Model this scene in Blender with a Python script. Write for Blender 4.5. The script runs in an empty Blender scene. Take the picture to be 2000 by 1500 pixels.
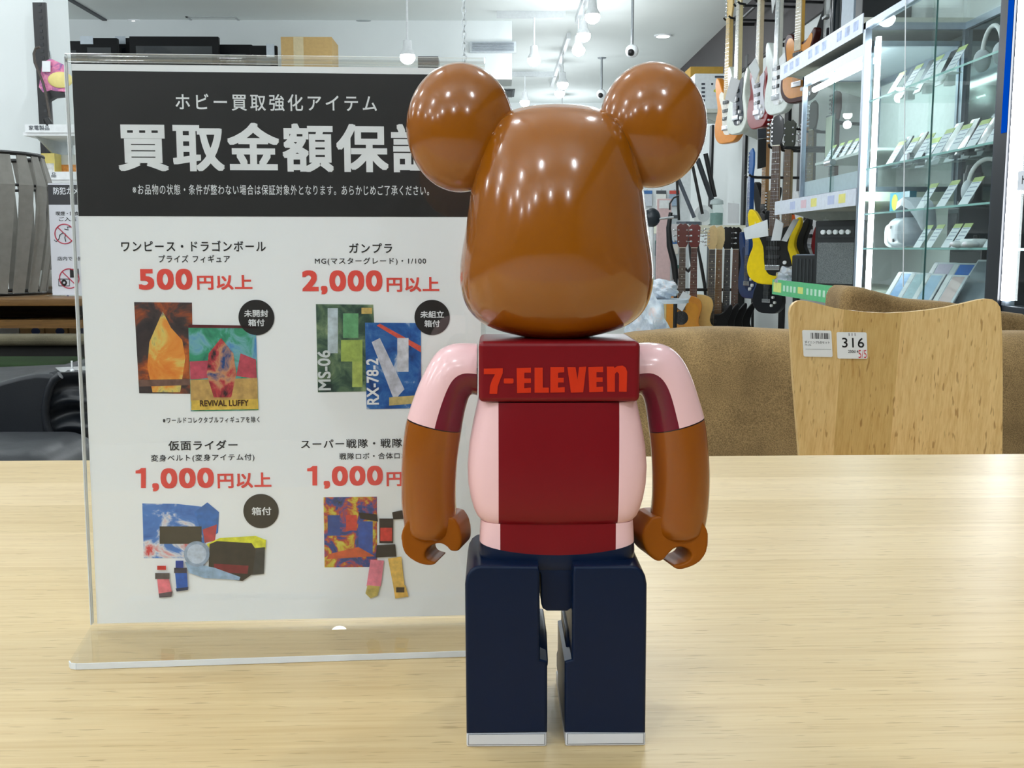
import bpy, bmesh, math, random
import numpy as np
from mathutils import Vector, Matrix

random.seed(7)
SC = bpy.context.scene
COL = SC.collection

# ------------------------------------------------------------------ camera
FPX = 2060.0                                   # focal length in pixels of the 2000 x 1500 frame
PITCH = math.atan(265 / FPX)
YAW = math.atan(35 / FPX)
TZ = 0.72                                      # table top height
CAM = Vector((0, 0, TZ + 0.207))
cd = bpy.data.cameras.new('camera')
cd.sensor_width = 36.0
cd.lens = FPX / 2000 * 36.0
cd.clip_start = 0.02
cam = bpy.data.objects.new('camera', cd)
COL.objects.link(cam)
cam.location = CAM
cam.rotation_euler = (math.pi / 2 - PITCH, 0, -YAW)
SC.camera = cam

# ------------------------------------------------------------------ world and exposure
w = bpy.data.worlds.new('world')
SC.world = w
w.use_nodes = True
w.node_tree.nodes['Background'].inputs[0].default_value = (0.75, 0.85, 1, 1)
w.node_tree.nodes['Background'].inputs[1].default_value = 0.05
vs = SC.view_settings
vs.view_transform = 'Standard'
vs.look = 'None'
vs.gamma = 1.0
vs.use_curve_mapping = False
vs.exposure = 0.70
SC.cycles.use_denoising = True
SC.cycles.transparent_max_bounces = 24
SC.cycles.max_bounces = 8
SC.cycles.diffuse_bounces = 4
SC.cycles.adaptive_threshold = 0.02
SC.cycles.glossy_bounces = 4
SC.cycles.sample_clamp_indirect = 6.0
SC.cycles.blur_glossy = 0.3

LAMP_W = 7.0                                  # watts of every ceiling lamp
LAMP_COL = (0.90, 0.955, 1.0)
HC = 2.93                                      # ceiling height
XW = 2.12                                      # right wall

# ------------------------------------------------------------------ pixel rays -> real positions
def ray(x, y):
    c0, c1, c2 = (x - 1000) / FPX, 1.0, -(y - 750) / FPX
    cp, sp = math.cos(PITCH), math.sin(PITCH)
    fw = c1 * cp + c2 * sp
    up = -c1 * sp + c2 * cp
    cy, sy = math.cos(YAW), math.sin(YAW)
    return Vector((c0 * cy + fw * sy, fw * cy - c0 * sy, up))
def PY(x, y, D):
    d = ray(x, y); return CAM + d * (D / d.y)
def PX(x, y, X):
    d = ray(x, y); return CAM + d * ((X - CAM.x) / d.x)
def PZ(x, y, z):
    d = ray(x, y); return CAM + d * ((z - CAM.z) / d.z)

# ------------------------------------------------------------------ materials
def lin(c):
    return tuple(((v / 255) / 12.92 if v / 255 <= 0.04045 else ((v / 255 + 0.055) / 1.055) ** 2.4) for v in c)
MATS = {}
class NT:
    def __init__(s, m):
        s.t = m.node_tree; s.n = s.t.nodes; s.l = s.t.links
    def new(s, kind, **kw):
        n = s.n.new(kind)
        for k, v in kw.items(): setattr(n, k, v)
        return n
    def link(s, a, b): s.l.new(a, b)
    def math(s, op, a, b=None, clamp=False):
        n = s.n.new('ShaderNodeMath'); n.operation = op; n.use_clamp = clamp
        for i, v in enumerate((a, b)):
            if v is None: continue
            if isinstance(v, (int, float)): n.inputs[i].default_value = v
            else: s.l.new(v, n.inputs[i])
        return n.outputs[0]
    def mix(s, fac, a, b, mode='MIX'):
        n = s.n.new('ShaderNodeMix'); n.data_type = 'RGBA'; n.blend_type = mode
        for sock, v in ((n.inputs[0], fac), (n.inputs[6], a), (n.inputs[7], b)):
            if isinstance(v, (int, float)): sock.default_value = v
            elif isinstance(v, tuple): sock.default_value = (*v[:3], 1)
            else: s.l.new(v, sock)
        return n.outputs[2]
    def coords(s, scale=(1, 1, 1), out='Object', rot=(0, 0, 0)):
        tc = s.n.new('ShaderNodeTexCoord'); mp = s.n.new('ShaderNodeMapping')
        mp.inputs['Scale'].default_value = scale; mp.inputs['Rotation'].default_value = rot
        s.l.new(tc.outputs[out], mp.inputs['Vector']); return mp.outputs[0]
    def noise(s, vec, scale, detail=4, rough=0.55, dist=0.0):
        n = s.n.new('ShaderNodeTexNoise')
        n.inputs['Scale'].default_value = scale; n.inputs['Detail'].default_value = detail
        n.inputs['Roughness'].default_value = rough; n.inputs['Distortion'].default_value = dist
        s.l.new(vec, n.inputs['Vector']); return n.outputs[0]
    def ramp(s, fac, stops):
        n = s.n.new('ShaderNodeValToRGB'); e = n.color_ramp.elements
        while len(e) < len(stops): e.new(0.5)
        for el, (p, c) in zip(e, stops):
            el.position = p; el.color = (*c[:3], 1)
        s.l.new(fac, n.inputs[0]); return n.outputs[0]
    def bump(s, h, strength, dist=0.001):
        n = s.n.new('ShaderNodeBump'); n.inputs['Strength'].default_value = strength
        n.inputs['Distance'].default_value = dist; s.l.new(h, n.inputs['Height']); return n.outputs[0]

def new_mat(name):
    m = bpy.data.materials.new(name); m.use_nodes = True
    return m, NT(m), m.node_tree.nodes['Principled BSDF']

def M(rgb, rough=0.5, metal=0.0, coat=0.0, var=0.06, scale=40.0, spec=0.5, emit=0.0, name=None):
    """plain surface with a faint procedural variation; rgb is the 8-bit colour of the thing itself"""
    key = (rgb, rough, metal, coat, var, scale, spec, emit)
    if key in MATS: return MATS[key]
    m, t, b = new_mat(name or 'surface_%d' % len(MATS))
    c = lin(rgb)
    n = t.noise(t.coords(), scale)
    lo = tuple(v * (1 - var) for v in c); hi = tuple(min(1, v * (1 + var)) for v in c)
    t.link(t.ramp(n, [(0.3, lo), (0.7, hi)]), b.inputs['Base Color'])
    b.inputs['Roughness'].default_value = rough
    b.inputs['Metallic'].default_value = metal
    b.inputs['Specular IOR Level'].default_value = spec
    b.inputs['Coat Weight'].default_value = coat
    b.inputs['Coat Roughness'].default_value = 0.04
    if emit:
        b.inputs['Emission Color'].default_value = (*c, 1); b.inputs['Emission Strength'].default_value = emit
    MATS[key] = m
    return m

def emission(name, rgb, strength):
    m = bpy.data.materials.new(name); m.use_nodes = True
    t = NT(m); t.n.clear()
    e = t.new('ShaderNodeEmission'); e.inputs[0].default_value = (*rgb, 1); e.inputs[1].default_value = strength
    o = t.new('ShaderNodeOutputMaterial'); t.link(e.outputs[0], o.inputs[0]); return m

def glass(name, tint=(0.97, 0.99, 0.985), ior=1.49, rough=0.0, boost=1.0):
    """a clear thin pane: it lets light straight through and mirrors by Fresnel"""
    m = bpy.data.materials.new(name); m.use_nodes = True
    t = NT(m); t.n.clear()
    tr = t.new('ShaderNodeBsdfTransparent'); tr.inputs[0].default_value = (*tint, 1)
    gl = t.new('ShaderNodeBsdfGlossy'); gl.inputs['Roughness'].default_value = rough
    gl.inputs[0].default_value = (1, 1, 1, 1)
    lw = t.new('ShaderNodeLayerWeight'); lw.inputs[0].default_value = 0.5
    r0 = ((ior - 1) / (ior + 1)) ** 2
    fres = t.math('ADD', t.math('MULTIPLY', t.math('POWER', lw.outputs['Facing'], 5.0), 1 - r0), r0)
    mx = t.new('ShaderNodeMixShader')
    t.link(t.math('MULTIPLY', fres, boost, True), mx.inputs[0])
    t.link(tr.outputs[0], mx.inputs[1]); t.link(gl.outputs[0], mx.inputs[2])
    o = t.new('ShaderNodeOutputMaterial'); t.link(mx.outputs[0], o.inputs[0]); return m

def wood(name, light, dark, fleck, axis='X', plank=0.09, gl=0.35, fl=1.0, tint=0.10, coat=0.0):
    """planked oak: grain, dark flecks and one tone per plank"""
    m, t, b = new_mat(name)
    ax = {'X': (1.2, 22, 22), 'Z': (22, 22, 1.2)}[axis]
    v = t.coords(ax)
    g1 = t.noise(v, 6.0, 6, 0.6, 0.3)
    base = t.ramp(g1, [(0.25, lin(dark)), (0.5, lin(light)), (0.75, lin(tuple(min(255, c + 6) for c in light)))])
    ax2 = {'X': (10, 420, 420), 'Z': (420, 420, 10)}[axis]
    g2 = t.noise(t.coords(ax2), 1.0, 2, 0.5)
    fine = t.ramp(g2, [(0.33, lin(dark)), (0.6, (1, 1, 1))])
    base = t.mix(0.22, base, fine, 'MULTIPLY')
    ax3 = {'X': (26, 300, 300), 'Z': (95, 95, 15)}[axis]
    g3 = t.noise(t.coords(ax3, rot=(0, 0, 0.02)), 2.2, 1, 0.5)
    f = t.ramp(g3, [(0.655, (0, 0, 0)), (0.72, (1, 1, 1))])
    base = t.mix(t.math('MULTIPLY', f, 0.55 * fl), base, lin(fleck))
    tc = t.new('ShaderNodeTexCoord'); sp = t.new('ShaderNodeSeparateXYZ'); t.link(tc.outputs['Object'], sp.inputs[0])
    q = t.math('FLOOR', t.math('DIVIDE', sp.outputs['Y' if axis == 'X' else 'X'], plank))
    wn = t.new('ShaderNodeTexWhiteNoise'); wn.noise_dimensions = '1D'; t.link(t.math('ADD', t.math('MULTIPLY', q, 7.31), 2.7), wn.inputs['W'])
    tone = t.ramp(wn.outputs[0], [(0.0, (1 - tint, 1 - tint * 1.2, 1 - tint * 1.9)), (1.0, (1, 1, 1))])
    base = t.mix(1.0, base, tone, 'MULTIPLY')
    t.link(base, b.inputs['Base Color'])
    b.inputs['Roughness'].default_value = gl
    b.inputs['Coat Weight'].default_value = coat; b.inputs['Coat Roughness'].default_value = 0.25
    t.link(t.bump(g2, 0.06, 0.0005), b.inputs['Normal'])
    return m

def fabric(name, rgb, scale=900, depth=0.25, rough=0.95, mottled=0.25, sheen=0.3):
    m, t, b = new_mat(name)
    c = lin(rgb)
    n1 = t.noise(t.coords(), 9, 5); n2 = t.noise(t.coords(), scale, 2)
    base = t.ramp(n1, [(0.3, tuple(v * (1 - mottled) for v in c)), (0.7, tuple(v * (1 + mottled) for v in c))])
    sp = t.ramp(n2, [(0.35, tuple([1 - depth] * 3)), (0.65, (1, 1, 1))])
    t.link(t.mix(1.0, base, sp, 'MULTIPLY'), b.inputs['Base Color'])
    b.inputs['Roughness'].default_value = rough
    b.inputs['Sheen Weight'].default_value = sheen
    b.inputs['Specular IOR Level'].default_value = 0.2
    t.link(t.bump(n2, 0.4, 0.001), b.inputs['Normal'])
    return m

def leather(name, rgb):
    m, t, b = new_mat(name)
    n = t.noise(t.coords(), 420, 3); n2 = t.noise(t.coords(), 14, 4)
    b.inputs['Base Color'].default_value = (*lin(rgb), 1)
    t.link(t.ramp(n2, [(0.3, (0.36,) * 3), (0.7, (0.52,) * 3)]), b.inputs['Roughness'])
    t.link(t.bump(n, 0.25, 0.0006), b.inputs['Normal'])
    return m

GLASS = glass('cabinet_glass', (0.93, 0.965, 0.955), 1.5, boost=0.45)
ACRYL = glass('clear_acrylic', (0.985, 0.99, 0.985), 1.45)
ACRYL_FOOT = glass('clear_acrylic_foot', (0.96, 0.955, 0.93), 1.45, boost=0.5)
WHITE = M((232, 236, 238), 0.55)
BLACK = M((14, 15, 17), 0.45)
CHROME = M((205, 208, 212), 0.18, 1.0)
DARKMETAL = M((60, 66, 74), 0.35, 0.8)
ALU = M((150, 162, 176), 0.35, 0.7)
CARDBOARD = M((196, 164, 108), 0.85)
LED = emission('led_tube', (0.93, 0.97, 1.0), 16.0)
BULB = emission('lamp_glow', (0.93, 0.97, 1.0), 30.0)
PAPER = M((228, 232, 234), 0.7, var=0.02)

# ------------------------------------------------------------------ mesh building
class MB:
    def __init__(s):
        s.v = []; s.f = []; s.m = []; s.uv = []; s.wn = False
    def add(s, verts, faces, mi=0, T=None, uvs=None):
        o = len(s.v)
        for p in verts:
            p = Vector(p)
            s.v.append(tuple(T @ p) if T is not None else tuple(p))
        for i, f in enumerate(faces):
            s.f.append([o + k for k in f]); s.m.append(mi)
            s.uv.append(uvs[i] if uvs else None)
        return s
    def bm(s, b, mi=0, T=None):
        b.verts.index_update()
        s.add([v.co for v in b.verts], [[v.index for v in f.verts] for f in b.faces], mi, T)
        b.free(); return s
    def box(s, a, c, mi=0, bev=0.0, seg=2, T=None):
        b = bmesh.new()
        bmesh.ops.create_cube(b, size=1.0)
        a, c = Vector(a), Vector(c)
        for v in b.verts:
            v.co = Vector([(a[i] + c[i]) / 2 + v.co[i] * abs(c[i] - a[i]) for i in range(3)])
        if bev > 0:
            s.wn = True
            bmesh.ops.bevel(b, geom=list(b.edges), offset=bev, segments=seg, profile=0.5, affect='EDGES', clamp_overlap=True)
        return s.bm(b, mi, T)
    def cyl(s, p, q, r, r2=None, n=16, mi=0, T=None, caps=True):
        p, q = Vector(p), Vector(q); r2 = r if r2 is None else r2
        ax = (q - p).normalized()
        u = ax.orthogonal().normalized(); v = ax.cross(u)
        vs_ = []
        for c, rr in ((p, r), (q, r2)):
            for k in range(n):
                a = 2 * math.pi * k / n
                vs_.append(c + u * (math.cos(a) * rr) + v * (math.sin(a) * rr))
        fs = [[k, (k + 1) % n, n + (k + 1) % n, n + k] for k in range(n)]
        if caps: fs += [list(range(n))[::-1], list(range(n, 2 * n))]
        return s.add(vs_, fs, mi, T)
    def tube(s, pts, r, n=10, mi=0, T=None, closed=False):
        pts = [Vector(p) for p in pts]; rs = r if isinstance(r, (list, tuple)) else [r] * len(pts)
        vs_ = []; up = None; N = len(pts)
        for i, p in enumerate(pts):
            a = pts[(i - 1) % N] if (closed or i > 0) else p
            c = pts[(i + 1) % N] if (closed or i < N - 1) else p
            d = (c - a).normalized()
            up = d.orthogonal().normalized() if up is None else (up - d * up.dot(d)).normalized()
            v = d.cross(up)
            for k in range(n):
                t = 2 * math.pi * k / n
                vs_.append(p + up * (math.cos(t) * rs[i]) + v * (math.sin(t) * rs[i]))
        fs = []
        for i in range(N if closed else N - 1):
            j = (i + 1) % N
            fs += [[i * n + k, i * n + (k + 1) % n, j * n + (k + 1) % n, j * n + k] for k in range(n)]
        if not closed:
            fs += [list(range(n))[::-1], list(range((N - 1) * n, N * n))]
        return s.add(vs_, fs, mi, T)
    def lathe(s, prof, n=32, mi=0, T=None, sy=1.0):
        """prof: (radius, z) from bottom to top"""
        vs_ = []; fs = []
        for r, z in prof:
            for k in range(n):
                a = 2 * math.pi * k / n
                vs_.append((math.cos(a) * r, math.sin(a) * r * sy, z))
        for i in range(len(prof) - 1):
            fs += [[i * n + k, i * n + (k + 1) % n, (i + 1) * n + (k + 1) % n, (i + 1) * n + k] for k in range(n)]
        if prof[0][0] > 1e-6: fs.append(list(range(n))[::-1])
        if prof[-1][0] > 1e-6: fs.append(list(range((len(prof) - 1) * n, len(prof) * n)))
        return s.add(vs_, fs, mi, T)
    def ball(s, c, r, mi=0, n=24, T=None):
        r = Vector((r, r, r)) if isinstance(r, (int, float)) else Vector(r)
        b = bmesh.new()
        bmesh.ops.create_uvsphere(b, u_segments=n, v_segments=max(8, n // 2), radius=1.0)
        for v in b.verts: v.co = Vector([c[i] + v.co[i] * r[i] for i in range(3)])
        return s.bm(b, mi, T)
    def prism(s, poly, vec, mi=0, bev=0.0, seg=2, T=None):
        """poly: 3-D outline, extruded by vec"""
        vec = Vector(vec); poly = [Vector(p) for p in poly]
        b = bmesh.new()
        vs_ = [b.verts.new(p) for p in poly]
        f = b.faces.new(vs_)
        r = bmesh.ops.extrude_face_region(b, geom=[f])
        nv = [g for g in r['geom'] if isinstance(g, bmesh.types.BMVert)]
        bmesh.ops.translate(b, vec=vec, verts=nv)
        bmesh.ops.recalc_face_normals(b, faces=b.faces)
        if bev > 0:
            s.wn = True
            d = vec.normalized()
            es = [e for e in b.edges if abs((e.verts[0].co - e.verts[1].co).normalized().dot(d)) < 0.5]
            bmesh.ops.bevel(b, geom=es, offset=bev, segments=seg, profile=0.5, affect='EDGES', clamp_overlap=True)
        return s.bm(b, mi, T)
    def loft(s, rings, mi=0, caps=True, closed=True, T=None):
        n = len(rings[0]); vs_ = [p for r in rings for p in r]; fs = []
        for i in range(len(rings) - 1):
            for k in range(n if closed else n - 1):
                fs.append([i * n + k, i * n + (k + 1) % n, (i + 1) * n + (k + 1) % n, (i + 1) * n + k])
        if caps: fs += [list(range(n))[::-1], list(range((len(rings) - 1) * n, len(rings) * n))]
        return s.add(vs_, fs, mi, T)
    def build(s, name, mats, parent=None, smooth=True, angle=40, label=None, sub=0):
        me = bpy.data.meshes.new(name)
        me.from_pydata(s.v, [], s.f)
        mats = mats if isinstance(mats, (list, tuple)) else [mats]
        for m in mats: me.materials.append(m)
        me.polygons.foreach_set('material_index', s.m)
        if any(u for u in s.uv):
            L = me.uv_layers.new(name='uv'); k = 0
            for u, f in zip(s.uv, s.f):
                for j in range(len(f)):
                    if u: L.data[k].uv = u[j]
                    k += 1
        b = bmesh.new(); b.from_mesh(me)
        bmesh.ops.recalc_face_normals(b, faces=b.faces); b.to_mesh(me); b.free()
        if smooth:
            me.polygons.foreach_set('use_smooth', [True] * len(me.polygons))
            me.set_sharp_from_angle(angle=math.radians(angle))
        o = bpy.data.objects.new(name, me); COL.objects.link(o)
        if parent is not None: o.parent = parent
        if smooth and s.wn:
            md = o.modifiers.new('even_shading', 'WEIGHTED_NORMAL'); md.keep_sharp = True
        if sub:
            md = o.modifiers.new('smooth', 'SUBSURF'); md.levels = sub; md.render_levels = sub
        if label: o['label'] = label
        return o

def smooth_closed(pts, k=4):
    n = len(pts); out = []
    for i in range(n):
        p0, p1, p2, p3 = (np.array(pts[(i + j) % n], float) for j in (-1, 0, 1, 2))
        for q in range(k):
            t = q / k
            out.append(tuple(0.5 * (2 * p1 + (p2 - p0) * t + (2 * p0 - 5 * p1 + 4 * p2 - p3) * t * t + (3 * p1 - p0 - 3 * p2 + p3) * t ** 3)))
    return out

def thing(name, label, cat, loc=(0, 0, 0), group=None, rz=0.0, kind=None):
    o = bpy.data.objects.new(name, None); COL.objects.link(o)
    o.empty_display_size = 0.05
    o.location = loc; o.rotation_euler = (0, 0, rz)
    o['label'] = label; o['category'] = cat
    if group: o['group'] = group
    if kind: o['kind'] = kind
    return o
def tag(o, label, cat, group=None):
    o['label'] = label; o['category'] = cat
    if group: o['group'] = group
    return o
def struct(name, mb, mats, **kw):
    o = mb.build(name, mats, **kw); o['kind'] = 'structure'; return o
def dup(root, loc, label, rz=None, group=None, mats=None):
    """copy of a thing with copies of its parts and sub-parts; mats maps part name -> materials"""
    r = root.copy(); COL.objects.link(r); r.location = loc; r['label'] = label
    if rz is not None: r.rotation_euler = (0, 0, rz)
    if group: r['group'] = group
    def rec(src, dst):
        for ch in list(src.children):
            c = ch.copy(); COL.objects.link(c); c.parent = dst
            base = ch.name.split('.')[0]
            if mats and base in mats and c.type == 'MESH':
                c.data = ch.data.copy()
                for i, m in enumerate(mats[base]): c.data.materials[i] = m
            rec(ch, c)
    rec(root, r)
    return r
def at(root):
    """translation that puts world coordinates into the frame of an unrotated thing"""
    return Matrix.Translation(-root.location)

# ------------------------------------------------------------------ lettering
def text_geo(s, bold=0.0, space=1.0):
    cu = bpy.data.curves.new('lettering', 'FONT')
    cu.body = s; cu.size = 1.0; cu.offset = bold; cu.space_character = space
    cu.resolution_u = 4; cu.fill_mode = 'FRONT'
    o = bpy.data.objects.new('lettering', cu); COL.objects.link(o)
    dg = bpy.context.evaluated_depsgraph_get()
    me = bpy.data.meshes.new_from_object(o.evaluated_get(dg))
    vs_ = [v.co.copy() for v in me.vertices]; fs = [list(p.vertices) for p in me.polygons]
    bpy.data.objects.remove(o); bpy.data.curves.remove(cu); bpy.data.meshes.remove(me)
    return vs_, fs
def letter(mb, s, O, U, V, box, bold=0.0, space=1.0, mi=0, flip=False):
    """write s into box = (u0, u1, v0, v1) of the plane O + u U + v V"""
    vs_, fs = text_geo(s, 0.0, space)
    if not vs_: return mb
    r_ = max(bold, 0.0)                          # heavier strokes: the outline struck several times around a small square
    offs = [(r_ * i, r_ * j) for i in (-1, 0, 1) for j in (-1, 0, 1) if i or j] if r_ > 0 else [(0, 0)]
    xs = [p.x for p in vs_]; ys = [p.y for p in vs_]
    x0, x1, y0, y1 = min(xs) - r_, max(xs) + r_, min(ys) - r_, max(ys) + r_
    u0, u1, v0, v1 = box
    nn = U.cross(V).normalized() * 4e-6
    for q, (dx, dy) in enumerate(offs):
        out = []
        for p in vs_:
            a = u0 + (p.x + dx - x0) / (x1 - x0 + 1e-9) * (u1 - u0)
            b = v0 + (p.y + dy - y0) / (y1 - y0 + 1e-9) * (v1 - v0)
            out.append(O + U * a + V * b + nn * q)
        mb.add(out, fs, mi)
    return mb

# ================================================================== THE ROOM
Y0, Y1, X0 = -5.0, 15.0, -6.0
floor_m = M((186, 183, 176), 0.45, var=0.06, scale=3)
wall_m = M((222, 228, 228), 0.7, var=0.02, scale=2)
ceil_m = M((226, 232, 230), 0.8, var=0.015, scale=2)
struct('floor', MB().box((X0, Y0, -0.1), (XW + 0.1, Y1, 0)), floor_m, smooth=False)
struct('ceiling', MB().box((X0, Y0, HC), (XW + 0.1, Y1, HC + 0.1)), ceil_m, smooth=False)
struct('wall_back', MB().box((X0, Y1, 0), (XW + 0.1, Y1 + 0.1, HC)), wall_m, smooth=False)
struct('wall_behind', MB().box((X0, Y0 - 0.1, 0), (XW + 0.1, Y0, HC)), M((74, 70, 68), 0.7, var=0.5, scale=1.5), smooth=False)
struct('wall_outer', MB().box((X0 - 0.1, Y0, 0), (X0, Y1, HC)), M((104, 106, 104), 0.7, var=0.5, scale=1.5), smooth=False)
ZB = PX(1424, 156, XW).z                       # where the dark upper band of the right wall begins
struct('wall_right', MB().box((XW, 2.2, 0), (XW + 0.1, Y1, HC)), wall_m, smooth=False)
struct('wall_side', MB().box((XW, Y0, 0), (XW + 0.1, 2.2, HC)), M((112, 110, 106), 0.7, var=0.5, scale=1.5), smooth=False)
struct('trim_1', MB().box((XW - 0.02, Y0, ZB), (XW, Y1, HC)), M((48, 42, 44), 0.6), smooth=False)
PD = 4.3
px_edge = PY(92, 150, PD).x
struct('wall_left', MB().box((X0, PD, 0), (px_edge, PD + 0.25, HC)), wall_m, smooth=False)
bx1 = PY(1000, 60, 9.7).x
bz0 = PY(960, 155, 9.7).z
struct('trim_2', MB().box((X0, 9.7, bz0), (bx1, 10.1, HC)), wall_m, smooth=False)
# ceiling shadow-gap line and hatch
a, b_ = PZ(140, 0, HC), PZ(205, 38, HC)
struct('trim_3', MB().box((a.x - 0.02, a.y - 2, HC - 0.012), (a.x + 0.02, b_.y, HC), 0), M((70, 74, 78), 0.6), smooth=False)
h0, h1 = PZ(362, 32, HC), PZ(482, 55, HC)
mb = MB()
for q in (0, 1):
    mb.box((h0.x, min(h0.y, h1.y) + q * (abs(h1.y - h0.y)), HC - 0.006), (h1.x, min(h0.y, h1.y) + q * abs(h1.y - h0.y) + 0.03, HC))
    mb.box((h0.x if q == 0 else h1.x, min(h0.y, h1.y), HC - 0.006), ((h0.x if q == 0 else h1.x) + 0.02, max(h0.y, h1.y), HC))
t_ = mb.build('ceiling_hatch', M((186, 192, 192), 0.6), smooth=False)
tag(t_, 'square access hatch outlined in the white ceiling above the monitors', 'hatch')
# ================================================================== CEILING LAMPS
def lamp_proto():
    t = thing('track_spotlight', 'white track spotlight with a glowing round bulb', 'ceiling light', (0, 0, 0), 'ceiling spotlights')
    sm = MB().cyl((0, 0, 0), (0, 0, 1), 0.008, n=8).build('stem', WHITE, t); sm.location.z = 0.13
    MB().lathe([(0.055, 0.045), (0.052, 0.06), (0.034, 0.09), (0.030, 0.15), (0.012, 0.155)], 20).build('housing', WHITE, t)
    MB().ball((0, 0, 0.03), (0.056, 0.056, 0.05), n=16).build('bulb', BULB, t)
    return t
LIGHT = bpy.data.lights.new('lamp_light', 'POINT')
LIGHT.energy = LAMP_W; LIGHT.color = LAMP_COL; LIGHT.shadow_soft_size = 0.05
LIGHT3 = LIGHT.copy(); LIGHT3.energy = LAMP_W * 1.5    # lamps behind the camera, raised to brighten poster and bear
LIGHT2 = LIGHT.copy(); LIGHT2.energy = LAMP_W * 0.28
LAMP0 = lamp_proto(); lamp_used = False
def lamp(x, y, z, label=None, light=True, end=0.055):
    global lamp_used
    if not lamp_used:
        r = LAMP0; r.location = (x, y, z); lamp_used = True
        if label: r['label'] = label
    else:
        r = dup(LAMP0, (x, y, z), label or LAMP0['label'])
    if not label:
        r['label'] = 'white ceiling spotlight out of view, some of them added to brighten the ceiling'; r['group'] = 'spotlights out of view'
    else:
        if 'group' in r: del r['group']
    for ch in r.children:
        if ch.name.startswith('stem'): ch.scale.z = HC - z - 0.13 - end
    if light:
        l = bpy.data.objects.new('lamp_light', LIGHT2 if label else (LIGHT3 if y < 0.3 else LIGHT)); COL.objects.link(l); l.parent = r; l.location = (0, 0, -0.09)
    return r
XT = 0.73                                      # the long track
def lamp_at(px, py, D, label, light=True, end=0.055):
    p = PX(px, py, XT) if D is None else PY(px, py, D); lamp(p.x, p.y, p.z - 0.03, label, light, end)
LD = 2060 / 1000
lamp_at(1190, -4, None, 'glowing spotlight cut by the top edge of the photo, on the long track')
lamp_at(1157, 33, None, 'topmost fully visible glowing spotlight on the long track')
lamp_at(1140, 70, None, 'glowing spotlight second from the top of the long track')
lamp_at(1130, 98, None, 'glowing spotlight third from the top of the long track')
lamp_at(1099, 165, 11.0, 'upper one of two overlapping far spotlights between the bear ears')
lamp_at(1093, 182, 11.7, 'lower one of two overlapping far spotlights between the bear ears')
lamp_at(1043, 118, 9.3, 'glowing spotlight hanging alone right of the white chain', False)
lamp_at(1025, 200, 12.4, 'glowing spotlight hanging low beside the inner edge of the left bear ear')
lamp_at(796, 112, 8.0, 'glowing spotlight just above the acrylic stand, right of the carton', True, 0)
for tx in (-4.8, -3.4, -2.1, -0.75, 0.72):
    for k in range(6):
        ty = -4.0 + k * 2.1 + (0.8 if int(tx * 10) % 2 else 0)
        if ty > 7.2: continue
        lamp(tx + random.uniform(-.05, .05), ty, HC - 0.36)
for tx, ty in ((-4.2, 8.2), (-4.2, 11.6), (-2.4, 12.0), (-1.0, 11.2), (-1.2, 13.6), (0.9, 14.2)):  # hidden lamps added to brighten the far ceiling
    lamp(tx, ty, HC - 0.36, end=0)
def track(x0, y0, x1, y1, label):
    mb = MB().box((min(x0, x1) - 0.018, min(y0, y1), HC - 0.055), (max(x0, x1) + 0.018, max(y0, y1) + 0.036, HC))
    tag(mb.build('lighting_track', M((205, 210, 212), 0.5), smooth=False), label, 'lighting track')
track(XT, -4.5, XT, 9.5, 'long lighting track running away along the ceiling over the bear')
q = PY(1096, 173, 11.3)
track(q.x, 10.2, q.x, 13.2, 'far lighting track above the two overlapping spotlights')
q = PY(1043, 118, 9.3)
track(q.x - 0.3, 9.3, q.x + 0.25, 9.3, 'short lighting track across the ceiling right of the chain')
q = PY(1025, 200, 12.4)
track(q.x - 0.3, 12.4, q.x + 0.35, 12.4, 'far short lighting track across the ceiling near the left ear')
for tx in (-4.8, -3.4, -2.1, -0.75):
    mb = MB().box((tx - 0.07, -4.6, HC - 0.055), (tx + 0.07, 7.4, HC))
    tag(mb.build('lighting_track', M((205, 210, 212), 0.5), smooth=False), 'lighting track over the shop floor left of the table', 'lighting track', 'tracks over the shop floor')
def downlight(px, py, label):
    p = PZ(px, py, HC)
    t = thing('downlight', label, 'ceiling light', (p.x, p.y, HC))
    MB().lathe([(0.075, -0.012), (0.082, -0.012), (0.085, 0.0)], 24).build('rim', WHITE, t)
    MB().cyl((0, 0, -0.014), (0, 0, -0.012), 0.062, n=24).build('lens', emission('downlight_lens', (1, 0.97, 0.9), 3.0), t)
downlight(265, 41, 'small round recessed downlight at the left, above the monitors')
downlight(785, 68, 'small round recessed downlight above the hanging spotlight near the chain')
downlight(1295, 69, 'small round recessed downlight right of the dome camera')
p = PZ(713, 45, HC)
t_ = MB().lathe([(0.12, -0.012), (0.13, -0.006), (0.13, 0.0)], 28, T=Matrix.Translation((p.x, p.y, HC))).build('ceiling_speaker', M((165, 172, 174), 0.7))
tag(t_, 'round grey speaker grille set in the ceiling above the carton', 'speaker')
def dome_camera(px, py, pyc, D, s, label):
    p = PY(px, py, D)
    t = thing('dome_camera', label, 'security camera', (p.x, p.y, HC))
    d = HC - PY(px, pyc, D).z
    MB().lathe([(0.045 * s, -0.01), (0.05 * s, 0)], 20).cyl((0, 0, -0.01), (0, 0, -d + 0.05 * s), 0.012 * s, n=10).build('mount', M((150, 156, 160), 0.4, 0.6), t)
    MB().ball((0, 0, -d), 0.055 * s, n=20).build('dome', WHITE, t)
    MB().ball((-0.012 * s, -0.036 * s, -d - 0.016 * s), 0.03 * s, n=14).build('lens', BLACK, t)
dome_camera(1235, 52, 100, 8.6, 0.95, 'white dome security camera hanging from the ceiling above the right ear')
dome_camera(1175, 150, 184, 11.5, 0.95, 'far dome security camera just left of the right ear')
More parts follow.
